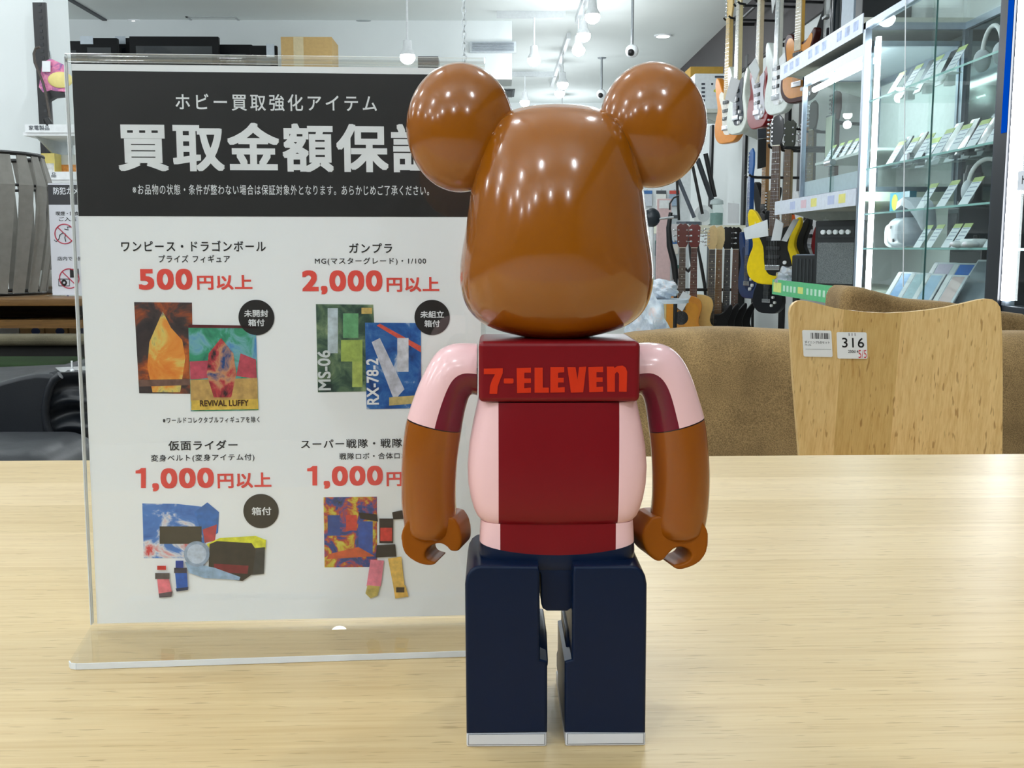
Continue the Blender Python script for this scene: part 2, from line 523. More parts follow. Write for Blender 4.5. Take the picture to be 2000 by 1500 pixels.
# ventilation outlets on the bulkhead
def vent(x0, y0, x1, y1, label, dark):
    a, c = PY(x0, y0, 9.7), PY(x1, y1, 9.7)
    t = thing('air_vent', label, 'vent', (a.x, 9.7, c.z))
    W_, H_ = c.x - a.x, a.z - c.z
    MB().box((0, -0.03, 0), (W_, 0, H_)).build('frame', M((190, 198, 202), 0.5), t, smooth=False)
    mb = MB()
    for k in range(6):
        mb.box((0.02, -0.045, H_ * (0.12 + 0.14 * k)), (W_ - 0.02, -0.03, H_ * (0.17 + 0.14 * k)))
    mb.build('louvre', M((30, 34, 38) if dark else (150, 160, 168), 0.5), t, smooth=False)
vent(918, 82, 1008, 104, 'pale air outlet on the ceiling beam right of the chain', False)
v0, v1 = PZ(984, 174, HC), PZ(1001, 187, HC)
t_ = thing('air_vent', 'small dark air grille in the ceiling beside the left ear of the bear', 'vent', (v0.x, v0.y, HC))
MB().box((-0.02, -0.02, -0.015), (v1.x - v0.x + 0.02, v1.y - v0.y + 0.02, 0)).build('frame', M((70, 76, 80), 0.5), t_, smooth=False)
mb = MB()
for k in range(7):
    mb.box(((v1.x - v0.x) * k / 7, 0, -0.025), ((v1.x - v0.x) * (k + 0.5) / 7, v1.y - v0.y, -0.015))
mb.build('louvre', BLACK, t_, smooth=False)
# ================================================================== TABLE
YT = math.atan2(1.0456 - 1.0276, 0.5227 + 0.4861)
tab = thing('dining_table', 'pale oak dining table that carries the bear figure and the sign stand', 'table', (0.02, 0.0, 0), rz=YT)
TABLE_M = wood('table_oak', (224, 200, 156), (214, 187, 140), (150, 118, 70), 'X', 0.085, 0.36, 0.8, 0.15)
MB().box((-0.95, 0.16, TZ - 0.028), (0.95, 1.0365, TZ), bev=0.002).build('tabletop', TABLE_M, tab)
for sx in (-0.86, 0.86):
    for sy in (0.24, 0.95):
        MB().box((sx - 0.03, sy - 0.03, 0), (sx + 0.03, sy + 0.03, TZ - 0.028), bev=0.004).build('leg', TABLE_M, tab)
MB().box((-0.83, 0.25, TZ - 0.10), (0.83, 0.27, TZ - 0.028)).box((-0.83, 0.92, TZ - 0.10), (0.83, 0.94, TZ - 0.028)).build('apron', TABLE_M, tab)

# ================================================================== THE BEAR FIGURE
BX, BY = PY(1086, 900, 0.444).x, 0.444
bear = thing('bear_figure', 'big glossy bear toy figure seen from behind in a pink and maroon shirt', 'toy', (BX, BY, TZ))
TB = at(bear)
def paint(name, rgb, rough=0.16, coat=0.7, spec=0.5):
    return M(rgb, rough, 0, coat, 0.03, 60, spec, name=name)
BROWN = paint('brown_plastic', (150, 85, 8), 0.15, 0.6)
PINK = paint('pink_plastic', (246, 202, 204), 0.28, 0.35)
MAROON = paint('maroon_plastic', (122, 12, 22), 0.34, 0.0, 0.3)
NAVY = paint('navy_plastic', (8, 26, 54), 0.34, 0.0, 0.22)
SOLE = paint('white_plastic', (214, 216, 222), 0.4, 0.1)
def shirt_mat(half, hem=None):
    """pink plastic with the maroon stripe painted down the middle; below a curved hem it is navy"""
    m, t, b = new_mat('shirt_plastic')
    tc = t.new('ShaderNodeTexCoord'); sp = t.new('ShaderNodeSeparateXYZ'); t.link(tc.outputs['Object'], sp.inputs[0])
    st = t.math('LESS_THAN', t.math('ABSOLUTE', sp.outputs[0]), half)
    c = t.mix(st, lin((246, 202, 204)), lin((122, 12, 22)))
    if hem:
        z0, k = hem
        lim = t.math('ADD', t.math('MULTIPLY', t.math('MULTIPLY', sp.outputs[0], sp.outputs[0]), k), z0)
        c = t.mix(t.math('LESS_THAN', sp.outputs[2], lim), c, lin((8, 26, 54)))
    t.link(c, b.inputs['Base Color'])
    b.inputs['Roughness'].default_value = 0.33
    b.inputs['Specular IOR Level'].default_value = 0.28
    return m
def half(px, y, D): return (PY(1086 + px, y, D).x - PY(1086 - px, y, D).x) / 2
# head
DH = 0.447
prof = [(663, 0), (661, 35), (655, 75), (645, 115), (632, 145), (615, 165), (595, 178), (570, 186), (545, 189), (520, 188.5), (490, 185), (450, 178),
        (410, 173), (370, 168), (330, 160), (290, 149), (260, 137), (240, 124), (225, 109), (214, 87), (208, 58), (206, 28), (205, 0)]
mb = MB(); n = 72; rings = []
yc = np.array([p[0] for p in prof][::-1], float); hc = np.array([p[1] for p in prof][::-1], float)
ang = np.linspace(0, 1, 64)
arc = np.concatenate([[0], np.cumsum(np.hypot(np.diff(yc), np.diff(hc)))]); arc /= arc[-1]
ys = np.interp(ang, arc, yc); hs = np.interp(ang, arc, hc)
for _ in range(2):
    ys[1:-1] = (ys[:-2] + 2 * ys[1:-1] + ys[2:]) / 4; hs[1:-1] = (hs[:-2] + 2 * hs[1:-1] + hs[2:]) / 4
for y, h in zip(ys[::-1], hs[::-1]):
    z = PY(1086, y, DH).z; r = max(half(h, y, DH), 1e-5)
    tq = (470 - y) / 266 if y < 470 else (y - 470) / 194
    dp = max(1e-5, 0.0368 * max(0.0, 1 - tq ** 2.15) ** (1 / 2.15))
    rings.append([Vector((BX + r * math.cos(a), DH + dp * math.sin(a), z)) for a in [2 * math.pi * k / n for k in range(n)]])
mb.loft(rings, T=TB)
head = mb.build('head', BROWN, bear, angle=80)
zc = PY(1086, 545, DH).z
MB().ball((BX, DH + 0.030, zc - 0.004), (0.020, 0.016, 0.015), T=TB, n=32).build('muzzle', BROWN, head)
for cx, cy, rx, ry, nm in ((899, 250, 103, 121, 'left'), (1275, 245, 103.5, 118, 'right')):
    c = PY(cx, cy, 0.449)
    MB().ball((c.x, 0.449, c.z), (rx / FPX * 0.449 * 1.0, 0.0165, ry / FPX * 0.449 * 1.0), T=TB, n=64).build('ear', BROWN, bear)
# chest block with lettering
DR = 0.4235
zt, zb = PY(1086, 667, DR).z, PY(1086, 786, DR).z
hw = half(158, 720, DR)
chest = MB().box((BX - hw, DR, zb), (BX + hw, DR + 0.040, zt), bev=0.0022, seg=3, T=TB).build('chest', MAROON, bear)
LET = [
 [(945, 720), (982, 719), (982, 729), (977, 741), (972, 755), (971, 769), (956, 769), (957, 754), (961, 742), (967, 731), (945, 731)],
 [(985, 739), (1002, 739), (1003, 741), (1003, 747), (1001, 749), (985, 749), (984, 747), (984, 741)],
 [(1009, 719), (1037, 718), (1037, 728), (1024, 728), (1024, 739), (1037, 739), (1037, 748), (1024, 748), (1024, 758), (1037, 757), (1037, 767), (1010, 768)],
 [(1044, 718), (1060, 718), (1060, 757), (1072, 757), (1072, 767), (1044, 767)],
 [(1075, 717), (1102, 717), (1102, 727), (1090, 728), (1090, 738), (1101, 738), (1101, 747), (1090, 747), (1090, 757), (1103, 756), (1103, 766), (1075, 767)],
 [(1108, 717), (1124, 717), (1128, 742), (1131, 717), (1145, 716), (1139, 766), (1115, 767)],
 [(1149, 717), (1178, 716), (1178, 727), (1165, 727), (1165, 737), (1177, 737), (1177, 746), (1165, 746), (1165, 756), (1178, 755), (1178, 765), (1151, 766)],
 [(1185, 716), (1199, 716), (1200, 719), (1206, 715), (1216, 714), (1222, 718), (1225, 726), (1224, 765), (1209, 765), (1209, 730), (1205, 726), (1201, 730), (1201, 765), (1186, 765)],
]
mb = MB()
for L in LET:
    mb.prism([TB @ PY(x, y, DR - 0.0001) for x, y in L], (0, -0.00018, 0))
mb.build('lettering', paint('orange_print', (208, 48, 10), 0.4, 0.0, 0.3), chest, smooth=False, label='orange block lettering reading 7-ELEVEn')
# belly
def sring(y, hpx, D, dep, e=4.5, n=96, cx=None):
    z = PY(1086, y, D).z; r = half(hpx, y, D); out = []
    for k in range(n):
        a = 2 * math.pi * k / n; c, s_ = math.cos(a), math.sin(a)
        out.append(Vector((BX + r * math.copysign(abs(c) ** (2 / e), c), 0.4435 + dep * math.copysign(abs(s_) ** (2 / e), s_), z)))
    return out
bel = [(788, 159, 0.0185), (810, 163.5, 0.0190), (840, 170, 0.0196), (880, 177, 0.0202), (920, 180, 0.0205), (955, 178.5, 0.0204), (985, 173, 0.0200), (1005, 167, 0.0195), (1018, 161, 0.0188), (1026, 154, 0.0178), (1030, 146, 0.0165)]
ST = half(118, 900, 0.4235)
MB().loft([sring(y, h, 0.4235, d) for y, h, d in bel][::-1], T=TB).build('belly', shirt_mat(ST), bear, angle=60)
hem0 = PY(1086, 1084, 0.426).z - TZ
hemk = (PY(1086, 1066, 0.426).z - TZ - hem0) / half(153, 1070, 0.426) ** 2
wst = [(1024, 152, 0.0172), (1060, 154, 0.0176), (1085, 155, 0.0178), (1098, 153, 0.0178), (1107, 148, 0.0176), (1114, 139, 0.0172), (1119, 124, 0.0166), (1120, 100, 0.0155)]
MB().loft([sring(y, h, 0.426, d, 5.5) for y, h, d in wst][::-1], T=TB).build('waist', shirt_mat(half(113, 1060, 0.426), (hem0, hemk)), bear, angle=50)
tabp = [(1050, 1112), (1056, 1122), (1057, 1180), (1060, 1189), (1068, 1194), (1108, 1194), (1115, 1189), (1118, 1180), (1118, 1122), (1124, 1112)]
MB().prism([TB @ PY(x, y, 0.4262) for x, y in tabp], (0, 0.032, 0), bev=0.0008).build('crotch', NAVY, bear, label='navy tab between the two legs')
# arms
def arm_mat(v_hem):
    m, t, b = new_mat('sleeve_and_arm_plastic')
    uv = t.new('ShaderNodeUVMap'); sp = t.new('ShaderNodeSeparateXYZ'); t.link(uv.outputs[0], sp.inputs[0])
    u, v = sp.outputs[0], sp.outputs[1]            # u 0 outer .. 1 inner (from behind), v along the arm
    c = t.mix(t.math('GREATER_THAN', u, 0.53), lin((246, 202, 204)), lin((112, 6, 34)))
    c = t.mix(t.math('GREATER_THAN', v, v_hem - 0.006), c, lin((40, 14, 14)))
    c = t.mix(t.math('GREATER_THAN', v, v_hem), c, lin((148, 80, 10)))
    t.link(c, b.inputs['Base Color'])
    b.inputs['Roughness'].default_value = 0.2
    b.inputs['Coat Weight'].default_value = 0.15; b.inputs['Coat Roughness'].default_value = 0.04
    return m
def arm(path, ext, name='arm'):
    """path rows: (outer px, inner px); ring planes contain the depth axis"""
    D = 0.4435
    # smooth resample
    P_ = np.array(path, float); d = np.concatenate([[0], np.cumsum(np.hypot(*(np.diff(P_[:, 0:2] + P_[:, 2:4], axis=0) / 2).T))]); d /= d[-1]
    tt = np.linspace(0, 1, 60); Q = np.stack([np.interp(tt, d, P_[:, k]) for k in range(4)], 1)
    for _ in range(6): Q[1:-1] = (Q[:-2] + 2 * Q[1:-1] + Q[2:]) / 4
    N = 56; rings = []
    for ox, oy, ix, iy in Q:
        o, i = PY(ox, oy, D), PY(ix, iy, D); c = (o + i) / 2; hx = (i - o) / 2
        rings.append([c + hx * math.cos(a) + Vector((0, 0.0112 * math.sin(a), 0)) for a in [math.pi + 2 * math.pi * k / N for k in range(N)]])
    mb = MB(); nr = len(rings)
    verts = [TB @ p for r in rings for p in r]; faces = []; uvs = []
    uu = [(1 - math.cos(2 * math.pi * k / N)) / 2 for k in range(N + 1)]
    for r in range(nr - 1):
        for k in range(N):
            faces.append([r * N + k, r * N + (k + 1) % N, (r + 1) * N + (k + 1) % N, (r + 1) * N + k])
            uvs.append([(uu[k], tt[r]), (uu[k + 1], tt[r]), (uu[k + 1], tt[r + 1]), (uu[k], tt[r + 1])])
    mb.add(verts, faces, 0, None, uvs)
    # rounded end
    o, i = PY(*Q[-1][:2], D), PY(*Q[-1][2:], D); c = (o + i) / 2; hx = (i - o) / 2; ax = Vector((-hx.z, 0, hx.x)).normalized()
    if ax.z > 0: ax = -ax
    last = (nr - 1) * N; prev = list(range(last, last + N)); verts2 = []; base = len(mb.v)
    capr = []
    for q in range(1, 6):
        th = q / 6 * math.pi / 2
        capr.append([TB @ (c + ax * (0.0065 * math.sin(th)) + (hx * math.cos(a) + Vector((0, 0.0112 * math.sin(a), 0))) * math.cos(th)) for a in [math.pi + 2 * math.pi * k / N for k in range(N)]])
    mb.v += [tuple(p) for r in capr for p in r]
    for q in range(5):
        cur = [base + q * N + k for k in range(N)]
        for k in range(N):
            mb.f.append([prev[k], prev[(k + 1) % N], cur[(k + 1) % N], cur[k]]); mb.m.append(0); mb.uv.append([(uu[k], 1)] * 4)
        prev = cur
    mb.f.append(prev); mb.m.append(0); mb.uv.append([(0.5, 1)] * N)
    return mb, tt, Q
LA = [(932, 671, 932, 772), (915, 670, 926, 770), (895, 669, 922, 768), (876, 671, 918, 772), (857, 681, 915, 777), (842, 700, 913, 784), (828, 728, 909, 797), (815, 757, 906, 812), (803, 790, 903, 828), (793, 822, 901, 843),
      (788, 855, 897, 868), (785, 890, 893, 900), (784, 925, 891, 930), (784, 960, 890, 960), (785, 990, 891, 990), (788, 1012, 893, 1012), (790, 1028, 888, 1030)]
RA = [(1240, 671, 1240, 772), (1257, 669, 1246, 770), (1277, 668, 1250, 768), (1296, 670, 1254, 772), (1316, 680, 1257, 777), (1333, 699, 1259, 784), (1347, 727, 1262, 797), (1358, 757, 1264, 812), (1368, 790, 1266, 828), (1376, 815, 1268, 842),
      (1381, 850, 1271, 868), (1384, 888, 1273, 900), (1386, 925, 1274, 930), (1385, 960, 1274, 962), (1383, 990, 1272, 990), (1380, 1012, 1269, 1010), (1376, 1030, 1272, 1028)]
for path in (LA, RA):
    mb, tt, Q = arm(path, 0)
    i_h = int(np.argmin(np.abs((Q[:, 1] + Q[:, 3]) / 2 - 831)))
    mb.build('arm', arm_mat(float(tt[i_h])), bear, angle=70)
HL = [(806, 1010), (790, 1026), (784, 1040), (783, 1050), (785, 1068), (791, 1082), (803, 1093), (818, 1101), (834, 1105), (846, 1104), (852, 1099), (843, 1098), (833, 1093), (829, 1083), (834, 1072), (844, 1065), (855, 1062), (866, 1064), (874, 1070), (879, 1076),
      (887, 1078), (895, 1076), (900, 1067), (901, 1054), (898, 1036), (892, 1022), (876, 1010)]
HR = [(1362, 1010), (1377, 1026), (1383, 1038), (1384, 1048), (1383, 1068), (1377, 1086), (1363, 1101), (1346, 1109), (1330, 1113), (1320, 1111), (1315, 1105), (1327, 1103), (1343, 1098), (1351, 1089), (1349, 1078), (1340, 1071), (1327, 1069), (1315, 1074), (1305, 1084),
      (1296, 1094), (1286, 1097), (1274, 1090), (1262, 1075), (1256, 1054), (1259, 1034), (1268, 1020), (1284, 1009)]
HANDM = paint('brown_hand_plastic', (148, 80, 10), 0.40, 0.0, 0.18)
for poly, sh in ((HL, 0.0040), (HR, -0.0040)):
    pts = [TB @ PY(x, y, 0.4357) for x, y in smooth_closed([(float(x), float(y)) for x, y in poly], 3)]
    hd = MB().prism(pts, (sh, 0.0165, 0)).build('hand', HANDM, bear)
    md = hd.modifiers.new('skin', 'REMESH'); md.mode = 'VOXEL'; md.voxel_size = 0.0005; md.use_smooth_shade = True
    md = hd.modifiers.new('round', 'SMOOTH'); md.factor = 0.5; md.iterations = 14
# legs
DL = 0.4185
def leg(mir):
    f = (lambda x: x) if not mir else (lambda x: 2172 - x)
    out = [(1052, 1106), (940, 1105), (928, 1107), (918, 1114), (911, 1126), (908, 1142), (909, 1250), (911, 1434), (1069, 1432), (1069, 1293), (1055, 1289), (1054, 1120)]
    return MB().prism([TB @ PY(f(x), y, DL) for x, y in out], (0, 0.050, 0), bev=0.0014, seg=3)
for mir in (False, True):
    f = (lambda x: x) if not mir else (lambda x: 2172 - x)
    lg = leg(mir).build('leg', NAVY, bear)
    z0, z1 = PY(1086, 1290, DL + 0.008).z - TZ, PY(1086, 1231, DL + 0.022).z - TZ
    xa, xb = PY(f(1050), 1260, DL + 0.02).x - BX, PY(f(1068), 1260, DL + 0.02).x - BX
    pts = [(min(xa, xb), DL + 0.006 - BY, z0 - 0.002), (min(xa, xb), DL + 0.022 - BY, z1), (min(xa, xb), DL + 0.05 - BY, z1), (min(xa, xb), DL + 0.05 - BY, z0 - 0.002)]
    MB().prism(pts, (abs(xb - xa), 0, 0), bev=0.001).build('inner_calf', NAVY, lg)
    zs = PY(1086, 1432, DL).z - TZ
    x0, x1 = sorted((PY(f(911), 1445, DL).x - BX, PY(f(1068), 1445, DL).x - BX))
    MB().box((x0, DL + 0.044 - BY, zs), (x1, DL + 0.066 - BY, zs + 0.014), bev=0.004, seg=3).build('shoe_toe', NAVY, lg)
    so = MB().box((x0, DL - BY, 0), (x1, DL + 0.067 - BY, zs), bev=0.0008).build('shoe_sole', SOLE, lg, label='white shoe sole')
    MB().box((x0 + 0.0008, DL - 0.00015 - BY, 0.0010), (x1 - 0.0008, DL + 0.001 - BY, zs - 0.0003)).build('shoe_seam', M((70, 74, 84), 0.5), lg, smooth=False)
    MB().box((x0 + 0.0010, DL - 0.00035 - BY, 0.0013), (x1 - 0.0010, DL + 0.001 - BY, zs - 0.0003)).build('heel_panel', SOLE, lg, smooth=False)

# ================================================================== SIGN STAND AND POSTER
BL = PZ(190, 1218, TZ + 0.0035)
PU = Vector((math.cos(math.radians(2.8)), math.sin(math.radians(2.8)), 0))
PV = Vector((-math.sin(math.radians(2.8)) * 0.0155, math.cos(math.radians(2.8)) * 0.0155, 1)).normalized()
PN = PU.cross(PV).normalized()                  # towards the camera side (-Y)
if PN.y > 0: PN = -PN
def st(px, py):
    d = ray(px, py); t = (BL - CAM).dot(PN) / d.dot(PN); p = CAM + d * t - BL
    return p.dot(PU), p.dot(PV)
PWID, PHEI = 0.2105, st(520, 129)[1]
ZERO = Vector((0, 0, 0))
stand = thing('sign_stand', 'clear acrylic sign stand with a flat foot behind the bear figure', 'sign stand', BL)
poster = thing('price_poster', 'white buy-back price poster with a black header, held in the acrylic stand', 'poster', BL)
def slab(mb, s0, s1, t0, t1, d0, d1, mi=0, bev=0.0):
    """block on the poster plane; d is the distance towards the viewer"""
    q = [PU * s0 + PV * t0 + PN * d0, PU * s1 + PV * t0 + PN * d0, PU * s1 + PV * t1 + PN * d0, PU * s0 + PV * t1 + PN * d0]
    return mb.prism(q, PN * (d1 - d0), mi, bev)
ma = 0.0025; top = st(520, 117)[1]
slab(MB(), -ma, PWID + ma, 0.0, top, 0.0006, 0.0024, bev=0.0004).build('front_plate', ACRYL, stand, smooth=False)
slab(MB(), -ma, PWID + ma, 0.0, top, -0.0024, -0.0006, bev=0.0004).build('back_plate', ACRYL, stand, smooth=False)
mb = MB()
mb.cyl(PU * -ma + PV * top, PU * (PWID + ma) + PV * top, 0.0024, n=16)
mb.build('folded_top', glass('clear_acrylic_fold', (0.96, 0.97, 0.97), 1.49, 0.0, 3.5), stand)
EDGE = M((228, 234, 240), 0.35, spec=0.6, var=0.02)
slab(MB(), -ma - 0.0004, -ma, 0.0, top, -0.0024, 0.0024).build('side_edge', EDGE, stand, smooth=False)
zf = TZ - BL.z
fl, fr_ = PZ(133, 1297, TZ + 0.003) - BL, None
bu = Vector((math.cos(math.radians(4)), math.sin(math.radians(4)), 0))
c0 = PU * -ma + PN * 0.003; c1 = PU * (PWID + ma) + PN * 0.003
c0.z = c1.z = zf + 0.0002
f0 = Vector((fl.x, fl.y, zf + 0.0002)); f1 = f0 + bu * 0.2150
rr = 0.004
poly = [c0, f0 + (c0 - f0).normalized() * rr, f0 + bu * rr * 0.3 + (c0 - f0).normalized() * rr * 0.3, f0 + bu * rr, f1, c1]
MB().prism(poly, (0, 0, 0.003)).build('foot', ACRYL_FOOT, stand, smooth=False)
mb = MB()
e0, e1 = poly[1], poly[4]
for a_, b_ in zip(poly[1:4], poly[2:5]):
    nrm = Vector(((b_ - a_).y, -(b_ - a_).x, 0)).normalized() * 0.0006
    mb.prism([a_, b_, b_ + nrm, a_ + nrm], (0, 0, 0.003))
mb.build('foot_edge', EDGE, stand, smooth=False)
# paper and print
slab(MB(), 0, PWID, 0, PHEI, -0.0003, 0).build('sheet', M((246, 249, 253), 0.6, var=0.01, scale=4), poster, smooth=False)
INK = M((22, 20, 20), 0.5); RED = M((236, 80, 68), 0.5); WINK = M((236, 239, 243), 0.5)
def spx(x0, x1, y0, y1):
    xm, ym = (x0 + x1) / 2, (y0 + y1) / 2
    return st(x0, ym)[0], st(x1, ym)[0], st(xm, y1)[1], st(xm, y0)[1]
s_l = st(147, 280)[0]
hb = slab(MB(), s_l, PWID - s_l, st(520, 423)[1], st(520, 142)[1], 0.00005, 0.0001).build('header_band', M((20, 19, 19), 0.45), poster, smooth=False)
def say(text, x0, x1, y0, y1, m, bold=0.012, space=1.0, parent=poster, d=0.0002):
    mb = letter(MB(), text, PN * d, PU, PV, spx(x0, x1, y0, y1), bold, space)
    return mb.build('lettering', m, parent, smooth=False)
say('ホビー買取強化アイテム', 343, 736, 184, 217, WINK, 0.010, 1.3, hb)
say('買取金額保証', 230, 862, 240, 336, WINK, 0.027, 1.1, hb)
say('※お品物の状態・条件が整わない場合は保証対象外となります。あらかじめご了承ください。', 259, 838, 361, 381, WINK, 0.005, 1.15, hb)
say('ワンピース・ドラゴンボール', 237, 519, 470, 491, INK, 0.012, 1.15)
say('プライズ フィギュア', 310, 449, 498, 513, INK, 0.009, 1.15)
say('500', 271, 376, 525, 566, RED, 0.036, 1.12)
say('円以上', 385, 493, 537, 566, RED, 0.027, 1.08)
say('ガンプラ', 682, 766, 475, 494, INK, 0.012, 1.15)
say('MG(マスターグレード)・1/100', 615, 832, 503, 518, INK, 0.009, 1.15)
say('2,000', 590, 747, 528, 575, RED, 0.036, 1.12)
say('円以上', 755, 858, 541, 570, RED, 0.027, 1.08)
say('※ワールドコレクタブルフィギュアを除く', 318, 507, 814, 826, INK, 0.009, 1.15)
say('仮面ライダー', 329, 464, 860, 879, INK, 0.014, 1.1)
say('変身ベルト(変身アイテム付)', 295, 497, 887, 902, INK, 0.009, 1.15)
say(',000', 297, 418, 914, 959, RED, 0.036, 1.12)
say('円以上', 425, 530, 923, 953, RED, 0.027, 1.08)
say('スーパー戦隊・戦隊ロボ', 588, 829, 857, 875, INK, 0.012, 1.15)
say('戦隊ロボ・合体ロボ', 663, 797, 884, 897, INK, 0.009, 1.15)
say(',000', 632, 748, 910, 954, RED, 0.036, 1.12)
say('円以上', 755, 858, 920, 949, RED, 0.027, 1.08)
def badge(cx, cy, r, lines):
    s_, t_ = st(cx, cy); r_ = st(cx + r, cy)[0] - s_
    pts = [PU * (s_ + r_ * math.cos(a)) + PV * (t_ + r_ * math.sin(a)) + PN * 0.0003 for a in [2 * math.pi * k / 48 for k in range(48)]]
    b = MB().prism(pts, PN * 0.00005).build('badge', M((30, 27, 26), 0.45), poster, smooth=False)
    for t in lines: say(t[0], *t[1:], WINK, 0.02, 1.0, b, 0.0004)
def one(x, y0, y1):
    k = (y1 - y0) / 39
    mb = MB(); pts = []
    for px, py in ((x, y0 + 5 * k), (x + 6 * k, y0 + 4 * k), (x + 11 * k, y0), (x + 20 * k, y0), (x + 20 * k, y1), (x + 10.5 * k, y1), (x + 10.5 * k, y0 + 10.5 * k), (x, y0 + 10.5 * k)):
        s_, t_ = st(px, py); pts.append(PU * s_ + PV * t_ + PN * 0.0002)
    mb.prism(pts, PN * 0.00003).build('lettering', RED, poster, smooth=False)
one(265, 914, 953); one(600, 910, 948)
badge(501, 620, 35, [('未開封', 477, 524, 605, 619), ('箱付', 485, 517, 623, 637)])
badge(844, 620, 34.5, [('未組立', 821, 867, 607, 621), ('箱付', 829, 859, 625, 639)])
badge(510, 998, 34.5, [('箱付', 492, 530, 990, 1006)])
badge(838, 1000, 34, [('箱付', 820, 857, 992, 1008)])
# generic product pictures: coloured blocks of about the printed size and colours
def picture(blocks, d=0.00015, label=None):
    """blocks: (polygon in pixels, colour)"""
    mb = MB(); mats = []; k = 0
    for poly, c in blocks:
        m = c if not isinstance(c, tuple) else M(c, 0.5, var=0.25, scale=260)
        if m not in mats: mats.append(m)
        pts = []
        for x, y in poly:
            s_, t_ = st(x, y); pts.append(PU * s_ + PV * t_ + PN * (d + 0.00003 * k))
        mb.prism(pts, PN * 0.00002, mats.index(m)); k += 1
    return mb.build('product_picture', mats, poster, smooth=False, label=label)
def rect(x0, y0, x1, y1): return [(x0, y0), (x1, y0), (x1, y1), (x0, y1)]
def mottled(name, stops, scale=90):
    m, t, b = new_mat(name)
    n = t.noise(t.coords(), scale, 5, 0.6, 0.6)
    t.link(t.ramp(n, [(p, lin(c)) for p, c in stops]), b.inputs['Base Color']); b.inputs['Roughness'].default_value = 0.5
    return m
PA = mottled('print_sunset', [(0.30, (46, 40, 44)), (0.45, (70, 56, 56)), (0.55, (150, 74, 40)), (0.68, (226, 120, 40))], 60)
PB = mottled('print_village', [(0.3, (24, 96, 84)), (0.48, (60, 156, 120)), (0.58, (120, 180, 190)), (0.7, (80, 140, 200))], 80)
PC = mottled('print_jungle', [(0.3, (26, 48, 46)), (0.45, (54, 84, 70)), (0.58, (100, 126, 96)), (0.7, (150, 170, 130))], 90)
PD_ = mottled('print_space', [(0.3, (12, 50, 110)), (0.48, (22, 90, 170)), (0.6, (60, 120, 190)), (0.7, (200, 210, 226))], 80)
PE = mottled('print_toy_box', [(0.3, (40, 96, 180)), (0.48, (70, 130, 210)), (0.56, (225, 228, 236)), (0.66, (220, 60, 66))], 70)
PF = mottled('print_robot_box', [(0.3, (34, 34, 36)), (0.45, (30, 70, 150)), (0.52, (190, 60, 40)), (0.6, (206, 190, 60)), (0.7, (220, 210, 110))], 110)
picture([([(262, 590), (375, 591), (378, 769), (272, 768)], PA), ([(292, 668), (318, 608), (334, 640), (356, 664), (362, 700), (352, 766), (298, 766), (288, 716)], mottled('print_orange', [(0.35, (226, 128, 44)), (0.5, (234, 156, 66)), (0.6, (226, 206, 112)), (0.7, (40, 56, 120))], 70)), ([(272, 742), (378, 740), (378, 752), (272, 755)], (120, 90, 80))], label='orange and dark packaging picture')
picture([([(368, 634), (500, 636), (505, 801), (373, 803)], PB), ([(368, 634), (500, 636), (500, 641), (368, 640)], (96, 26, 34)), ([(371, 706), (410, 704), (412, 738), (372, 741)], (196, 80, 100)),
         ([(470, 690), (500, 702), (502, 740), (462, 734)], (190, 76, 92)), ([(372, 742), (503, 738), (504, 780), (373, 784)], (196, 160, 96)), ([(374, 782), (504, 779), (505, 799), (374, 801)], (224, 190, 84)),
         ([(408, 690), (432, 660), (456, 690), (462, 730), (452, 776), (418, 776), (404, 730)], mottled('print_red', [(0.35, (40, 36, 40)), (0.46, (190, 60, 70)), (0.56, (206, 150, 110)), (0.68, (36, 76, 136))], 80))], 0.00030, label='green and red packaging picture')
picture([([(617, 594), (729, 595), (737, 764), (621, 766)], PC), (rect(640, 602, 660, 690), (190, 205, 214)), (rect(670, 612, 700, 660), (106, 170, 120)), (rect(666, 664, 708, 706), (168, 190, 96)), (rect(688, 706, 708, 756), (180, 196, 104)), (rect(706, 601, 727, 613), (220, 190, 110))],
        label='green model kit packaging picture')
picture([([(713, 630), (822, 631), (823, 797), (716, 799)], PD_), ([(742, 632), (822, 676), (822, 688), (736, 636)], (224, 90, 70)), ([(726, 668), (742, 660), (790, 760), (770, 782)], (206, 208, 222)), (rect(776, 660, 798, 726), (216, 218, 228)), ([(760, 776), (810, 772), (810, 788), (760, 792)], (200, 180, 120))],
        0.00030, label='blue model kit packaging picture')
say('MS-06', 0, 1, 0, 1, WINK) if False else None
def vsay(text, x0, x1, y0, y1, m, bold, d=0.0006):
    """lettering that runs upwards"""
    s0, s1, t0, t1 = spx(x0, x1, y0, y1)
    mb = letter(MB(), text, PN * d + PU * s1 + PV * t0, PV, -PU, (0, t1 - t0, 0, s1 - s0), bold)
    mb.build('lettering', m, poster, smooth=False)
vsay('MS-06', 621, 646, 684, 762, M((206, 214, 216), 0.5), 0.02)
vsay('RX-78-2', 716, 740, 700, 790, WINK, 0.02)
say('REVIVAL LUFFY', 391, 486, 781, 793, M((70, 40, 20), 0.5), 0.02, 1.0, poster, 0.0008)
picture([([(278, 983), (345, 984), (400, 990), (398, 1090), (281, 1090)], PE), ([(380, 1000), (405, 981), (428, 1000), (426, 1040), (400, 1062)], (44, 110, 190)), ([(396, 1034), (424, 1024), (420, 1056), (400, 1060)], (190, 60, 70)),
         (rect(312, 1028, 394, 1062), (56, 50, 40))], label='blue and red toy box picture')
def disc(cx, cy, rx, ry, n=28): return [(cx + rx * math.cos(2 * math.pi * k / n), cy + ry * math.sin(2 * math.pi * k / n)) for k in range(n)]
